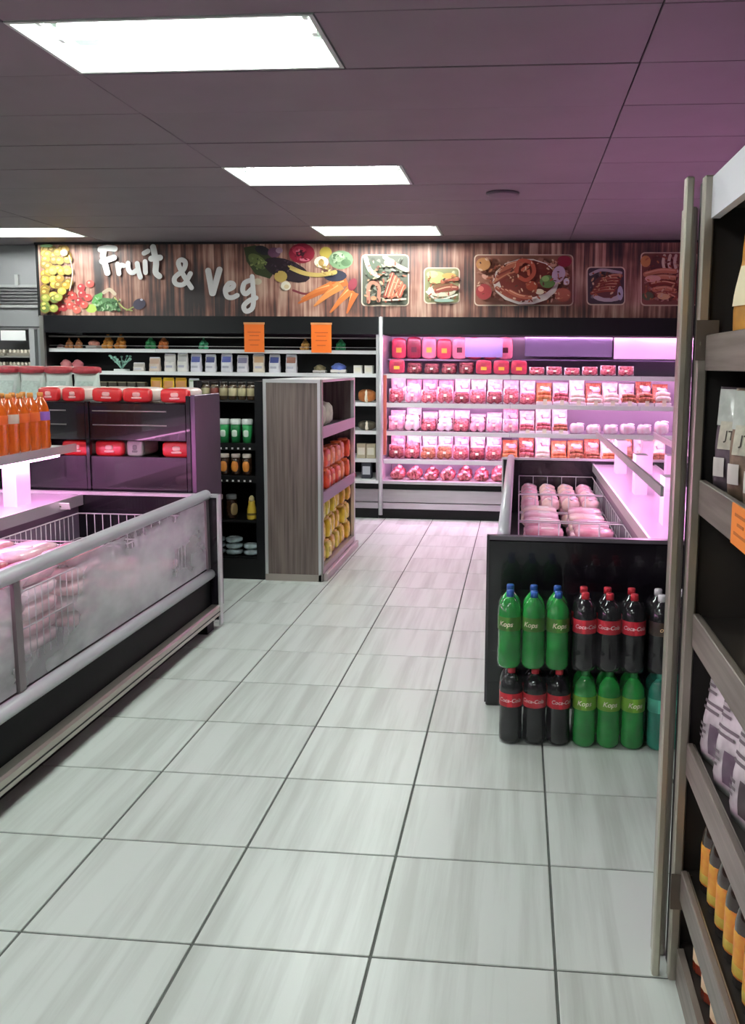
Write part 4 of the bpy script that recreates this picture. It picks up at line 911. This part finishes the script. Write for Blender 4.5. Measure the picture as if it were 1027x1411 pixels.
gb('base', GX0, GX1+.0, GY0+.04, GY1-.045, 0, .105, mat('#a79c9c', .35, .3)); gb('kerb', GX1, GX1+.03, GY0+.02, GY1, 0, .06, mat('#b5aaa8', .35, .3), None, .006)
SHZ = [1.12, .64]
for z in SHZ:
    s_ = gb('shelf', GX0+.03, GX1-.012, GY0+.03, GY1-.045, z-.02, z, mat('#9a8f98', .4)); gb('shelf_edge', GX1-.012, GX1, GY0+.04, GY1-.045, z-.06, z+.025, mat('#a58fa5', .35, .2), s_)
cr = Kind('cabbage', 'cabbage'); b = MB().pillow((0, 0, .085), .09, .09, .088, .95, 16, 10, .02, 2); cr.add('head', b, mat('#cfd6b8', .5, 0, .12, 16))
b = MB()
for k in range(5):
    a = k*1.256; b.pillow((math.cos(a)*.045, math.sin(a)*.045, .09), .062, .06, .08, .9, 10, 6, .06, k)
cr.add('outer_leaf', b, mat('#dfe3cc', .5, 0, .1, 18))
for k, y in enumerate((4.27, 4.52)): cr.spawn('pale cabbage on the top shelf of the wood-panelled display, %s from the front' % ('first', 'second', 'third', 'fourth', 'fifth')[k], (-.16, y, 1.1205), k*.7, 'cabbages on the display', None, (1, 1, 1.12))
sn = Kind('snack_bag', 'snack bag'); sn.add('bag', MB().pillow((0, 0, .075), .06, .085, .075, .6, 16, 9, .12, 5), mat('#f0642a', .35, 0, .2, 14, coat=.3)); sn.add('print', MB().pillow((.052, .01, .078), .012, .04, .03, .6, 10, 6), mat('#f7b27d', .4)); sn.add('crimp', MB().pillow((0, .0, .152), .045, .07, .010, .6, 12, 5, .2, 2), mat('#f58a4a', .4))
ordn = ('first', 'second', 'third', 'fourth', 'fifth', 'sixth')
for k in range(6):
    for j in range(2): sn.spawn('orange snack bag in the %s row of the middle display shelf, %s from the front' % ('upper' if j else 'lower', ordn[k]), (-.125+rz_.uniform(-.012, .012), 4.24+k*.20, .64+j*.172), rz_.uniform(-.12, .12), 'orange bags on the display', {'bag': mat(rz_.choice(['#f0642a', '#e8552a', '#f27a3a', '#f58f4a']), .35, 0, .2, 14, coat=.3)}, (rz_.uniform(.8, .95), rz_.uniform(.8, .95), rz_.uniform(.85, 1)))
for k in range(6):
    for j in range(3): sn.spawn('yellow snack bag in the %s row of the bottom display shelf, %s from the front' % (('lowest', 'middle', 'upper')[j], ordn[k]), (-.125+rz_.uniform(-.012, .012), 4.24+k*.20, .105+j*.168), rz_.uniform(-.12, .12), 'yellow bags on the display', {'bag': mat(rz_.choice(['#f0c832', '#e3b92c', '#f2d552', '#d9a62a']), .35, 0, .3, 10, coat=.3), 'print': mat('#e8cf6a', .4), 'crimp': mat('#f6dd7a', .4)}, (rz_.uniform(.8, .95), rz_.uniform(.8, .95), rz_.uniform(.85, .97)))

# ================================================================== tall shelf in the right foreground
XS = 1.81; YN = -2.0; YFAR = .06
sh = thing('grocery_shelf', 'tall dark wood and metal grocery shelf in the right foreground', 'shelf', (2.05, -.95, 0))
def sp(n, x0, x1, y0, y1, z0, z1, m, par=None, bev=0): return part(n, B(x0-2.05, x1-2.05, y0+.95, y1+.95, z0, z1), m, par or sh, bev)
FASC = wood_laminate('#5f5650', '#7a7069', (3, 1.6, 34), 1.6); PGM = mat('#a8a296', .32, .7, .05, 2); DKW = mat('#241f1d', .5, 0, .15, 6)
sp('outer_post', 1.765, 1.800, .085, .125, 0, 1.99, PGM, None, .006); sp('inner_post', 1.792, 1.818, -.012, .018, 0, 2.045, PGM, None, .004); sp('post_strip', 1.752, 1.772, -.0, .03, 0.0, 2.045, mat('#b9b4a6', .3, .7), None, .004)
sp('post_joint', 1.800, 1.86, .03, .08, 0, 2.04, MATT)
for z in (1.66, .25): sp('bracket', 1.788, 1.84, -.016, -.011, z-.045, z+.05, mat('#5d5148', .5, .4))
sp('end_panel', 1.815, 2.29, .02, .05, .02, 2.0, DKW); sp('back_panel', 2.27, 2.29, YN, .02, .02, 2.0, DKW); sp('end_panel', 1.815, 2.29, YN-.03, YN, .02, 2.0, DKW)
sp('header', XS, 1.83, YN, -.014, 1.945, 2.04, mat('#dfe3e8', .4)); sp('top_board', 1.83, 2.27, YN, .02, 1.975, 2.0, DKW)
FZ = [1.675, 1.328, .995, .66, .317]
fasc = []
for z in FZ:
    s_ = sp('shelf_board', XS+.016, 2.27, YN, .02, z-.045, z-.02, DKW); fasc.append(sp('fascia', XS, XS+.016, YN, -.02, z-.084, z, FASC, s_, .002)); sp('fascia_lip', XS+.016, XS+.020, YN, -.02, z-.02, z-.004, PGM, s_)
sp('base_board', XS+.016, 2.27, YN, .02, .06, .09, DKW); sp('fascia', XS, XS+.016, YN, -.02, .0, .10, FASC)
pt = thing('price_ticket', 'orange price ticket on the wooden edge of the second shelf', 'price ticket', (XS-.001, -.45, 1.245)); part('card', B(-.003, 0, -.075, .075, 0, .083), mat('#ef8a2c', .45), pt); q2 = MB()
for z, l in ((.060, .09), (.042, .05), (.022, .10)): q2.box(-.0042, -.0031, -l/2, l/2, z, z+.006)
part('printed_lines', q2, mat('#b5601c', .5), pt)
gp = Kind('grain_packet', 'food packet')
gp.add('packet', MB().bag(.13, .06, .245, 4), mat('#8a6a3a', .5, 0, .35, 30)); gp.add('clear_top', patch(MB(), .13, .06, .25, -.06, .06, .155, .24, .004), mat('#b9beb6', .2, 0, .15, 20, coat=.4)); gp.add('label', patch(MB(), .13, .06, .25, -.045, .035, .10, .165, .006), mat('#bdb9a6', .5, 0, .15, 40))
vs, fs = text_mesh('JTT', .030, .0); gp.add('lettering', MB().add([(v.x-.005, bag_front(.13, .06, .25, v.x-.005, v.y+.132)-.0075, v.y+.132) for v in vs], fs), mat('#3a3328', .5)); gp.add('barcode', patch(MB(), .13, .06, .25, -.055, -.022, .035, .08, .006), mat('#c9c6bd', .5))
for k in range(11):
    gp.spawn(('clear-topped food packet nearest the shelf post' if k == 0 else 'clear-topped food packet, %s from the post' % ('', 'second', 'third', 'fourth', 'fifth', 'sixth', 'seventh', 'eighth', 'ninth', 'tenth', 'eleventh')[k])+' on the second shelf', (1.893, -.075-k*.145, 1.308), -.80+rz_.uniform(-.08, .08), 'packets on the second shelf', {'packet': mat(rz_.choice(['#8a6a3a', '#6f5a4a', '#a07c4a', '#574a52']), .5, 0, .35, 30)}, (1, 1, 1.0))
cp = Kind('coffee_pouch', 'food pouch')
cp.add('pouch', MB().bag(.135, .075, .245, 12), mat('#a8a2a4', .32, 0, 0, 14, coat=.3, col2='#d4d0d0')); cp.add('dark_panel', patch(MB(), .135, .075, .245, -.01, .058, .03, .105), mat('#4a3f44', .4, 0, .3, 20)); cp.add('emblem', patch(MB(), .135, .075, .245, .0, .04, .18, .215), mat('#8a6a8c', .4))
q2 = MB()
for z, x0_, l in ((.20, -.055, .045), (.185, -.055, .03), (.17, -.055, .04), (.145, -.055, .08), (.13, -.055, .07), (.09, -.055, .03), (.075, -.055, .035), (.06, -.055, .025)): patch(q2, .135, .075, .245, x0_, x0_+l, z, z+.007, .0035, 4, 1)
cp.add('printed_lines', q2, mat('#5d5659', .5)); cp.add('seam', MB().box(-.06, .06, -.004, .004, .243, .262), mat('#c9c5c9', .35))
for k in range(11): cp.spawn(('white and dark coffee pouch nearest the shelf post' if k == 0 else 'white and dark coffee pouch, %s from the post' % ('', 'second', 'third', 'fourth', 'fifth', 'sixth', 'seventh', 'eighth', 'ninth', 'tenth', 'eleventh')[k])+' on the fourth shelf', (1.886, -.095-k*.15, .64), -1.2+rz_.uniform(-.1, .1), 'pouches on the fourth shelf', {'dark_panel': mat(rz_.choice(['#3d3336', '#5a4a58', '#4d4a52']), .4, 0, .3, 20)})
sbt = Kind('sauce_bottle', 'sauce bottle')
i0 = sbt.add('glass', MB().lathe([(.026, 0), (.034, .005), (.035, .14), (.030, .165), (.016, .205), (.0135, .235)], 14), mat('#2b1c18', .12, coat=.6)); sbt.add('cap', MB().lathe([(.016, .235), (.016, .258), (.013, .262)], 12), mat('#3a3a3e', .35), i0); sbt.add('label', MB().lathe([(.0352, .025), (.0357, .026), (.0357, .125), (.0352, .126)], 16), mat('#cf9a35', .45, 0, 0, 22, col2='#c4602c'), i0); sbt.add('label_band', MB().lathe([(.0359, .03), (.0362, .031), (.0362, .052), (.0359, .053)], 16), mat('#b9a545', .45, 0, .2, 30), i0)
for k in range(20): sbt.spawn('brown sauce bottle with an orange label, %s from the post on the fifth shelf' % ORD[k], (1.882, -.075-k*.085, .297), -1.3+rz_.uniform(-.15, .15), 'sauce bottles on the fifth shelf')
gj = Kind('honey_jar', 'jar'); gj.add('glass', MB().lathe([(.03, 0), (.038, .006), (.038, .09), (.032, .105)], 14), mat('#c98a2a', .15, coat=.5)); gj.add('lid', MB().lathe([(.034, .105), (.034, .125), (.032, .128)], 14), mat('#3b2c20', .4)); gj.add('label', MB().lathe([(.0382, .02), (.0386, .021), (.0386, .07), (.0382, .071)], 14), mat('#e0d3a0', .5))
for k in range(12): gj.spawn('golden jar on the third shelf, %s from the post' % ORD[k], (1.958, -.12-k*.11, .975), 0, 'golden jars on the third shelf')
tj = Kind('tomato_sauce_jar', 'jar'); tj.add('glass', MB().lathe([(.03, 0), (.039, .006), (.039, .12), (.03, .14)], 14), mat('#a83a20', .15, coat=.5)); tj.add('lid', MB().lathe([(.033, .14), (.033, .16), (.03, .162)], 14), mat('#d8d2c4', .4)); tj.add('label', MB().lathe([(.0392, .03), (.0396, .031), (.0396, .1), (.0392, .101)], 14), mat('#e8c9a8', .5))
for k in range(12): tj.spawn('red sauce jar on the base of the grocery shelf, %s from the post' % ORD[k], (1.875, -.09-k*.1, .0905), 0, 'red jars on the shelf base')
bp_ = Kind('cereal_pack', 'food packet'); bp_.add('pack', MB().bag(.15, .07, .25, 5), mat('#c98f3a', .4, 0, .25, 10)); bp_.add('label', patch(MB(), .15, .07, .25, -.05, .05, .08, .17), mat('#eadfb8', .5)); bp_.add('seam', MB().box(-.066, .066, -.004, .004, .247, .264), mat('#b87f30', .4))
for k in range(6): bp_.spawn('golden brown packet on the top shelf, %s from the post' % ORD[k], (1.895, -.15-k*.18, 1.655), -1.3, 'golden packets on the top shelf')
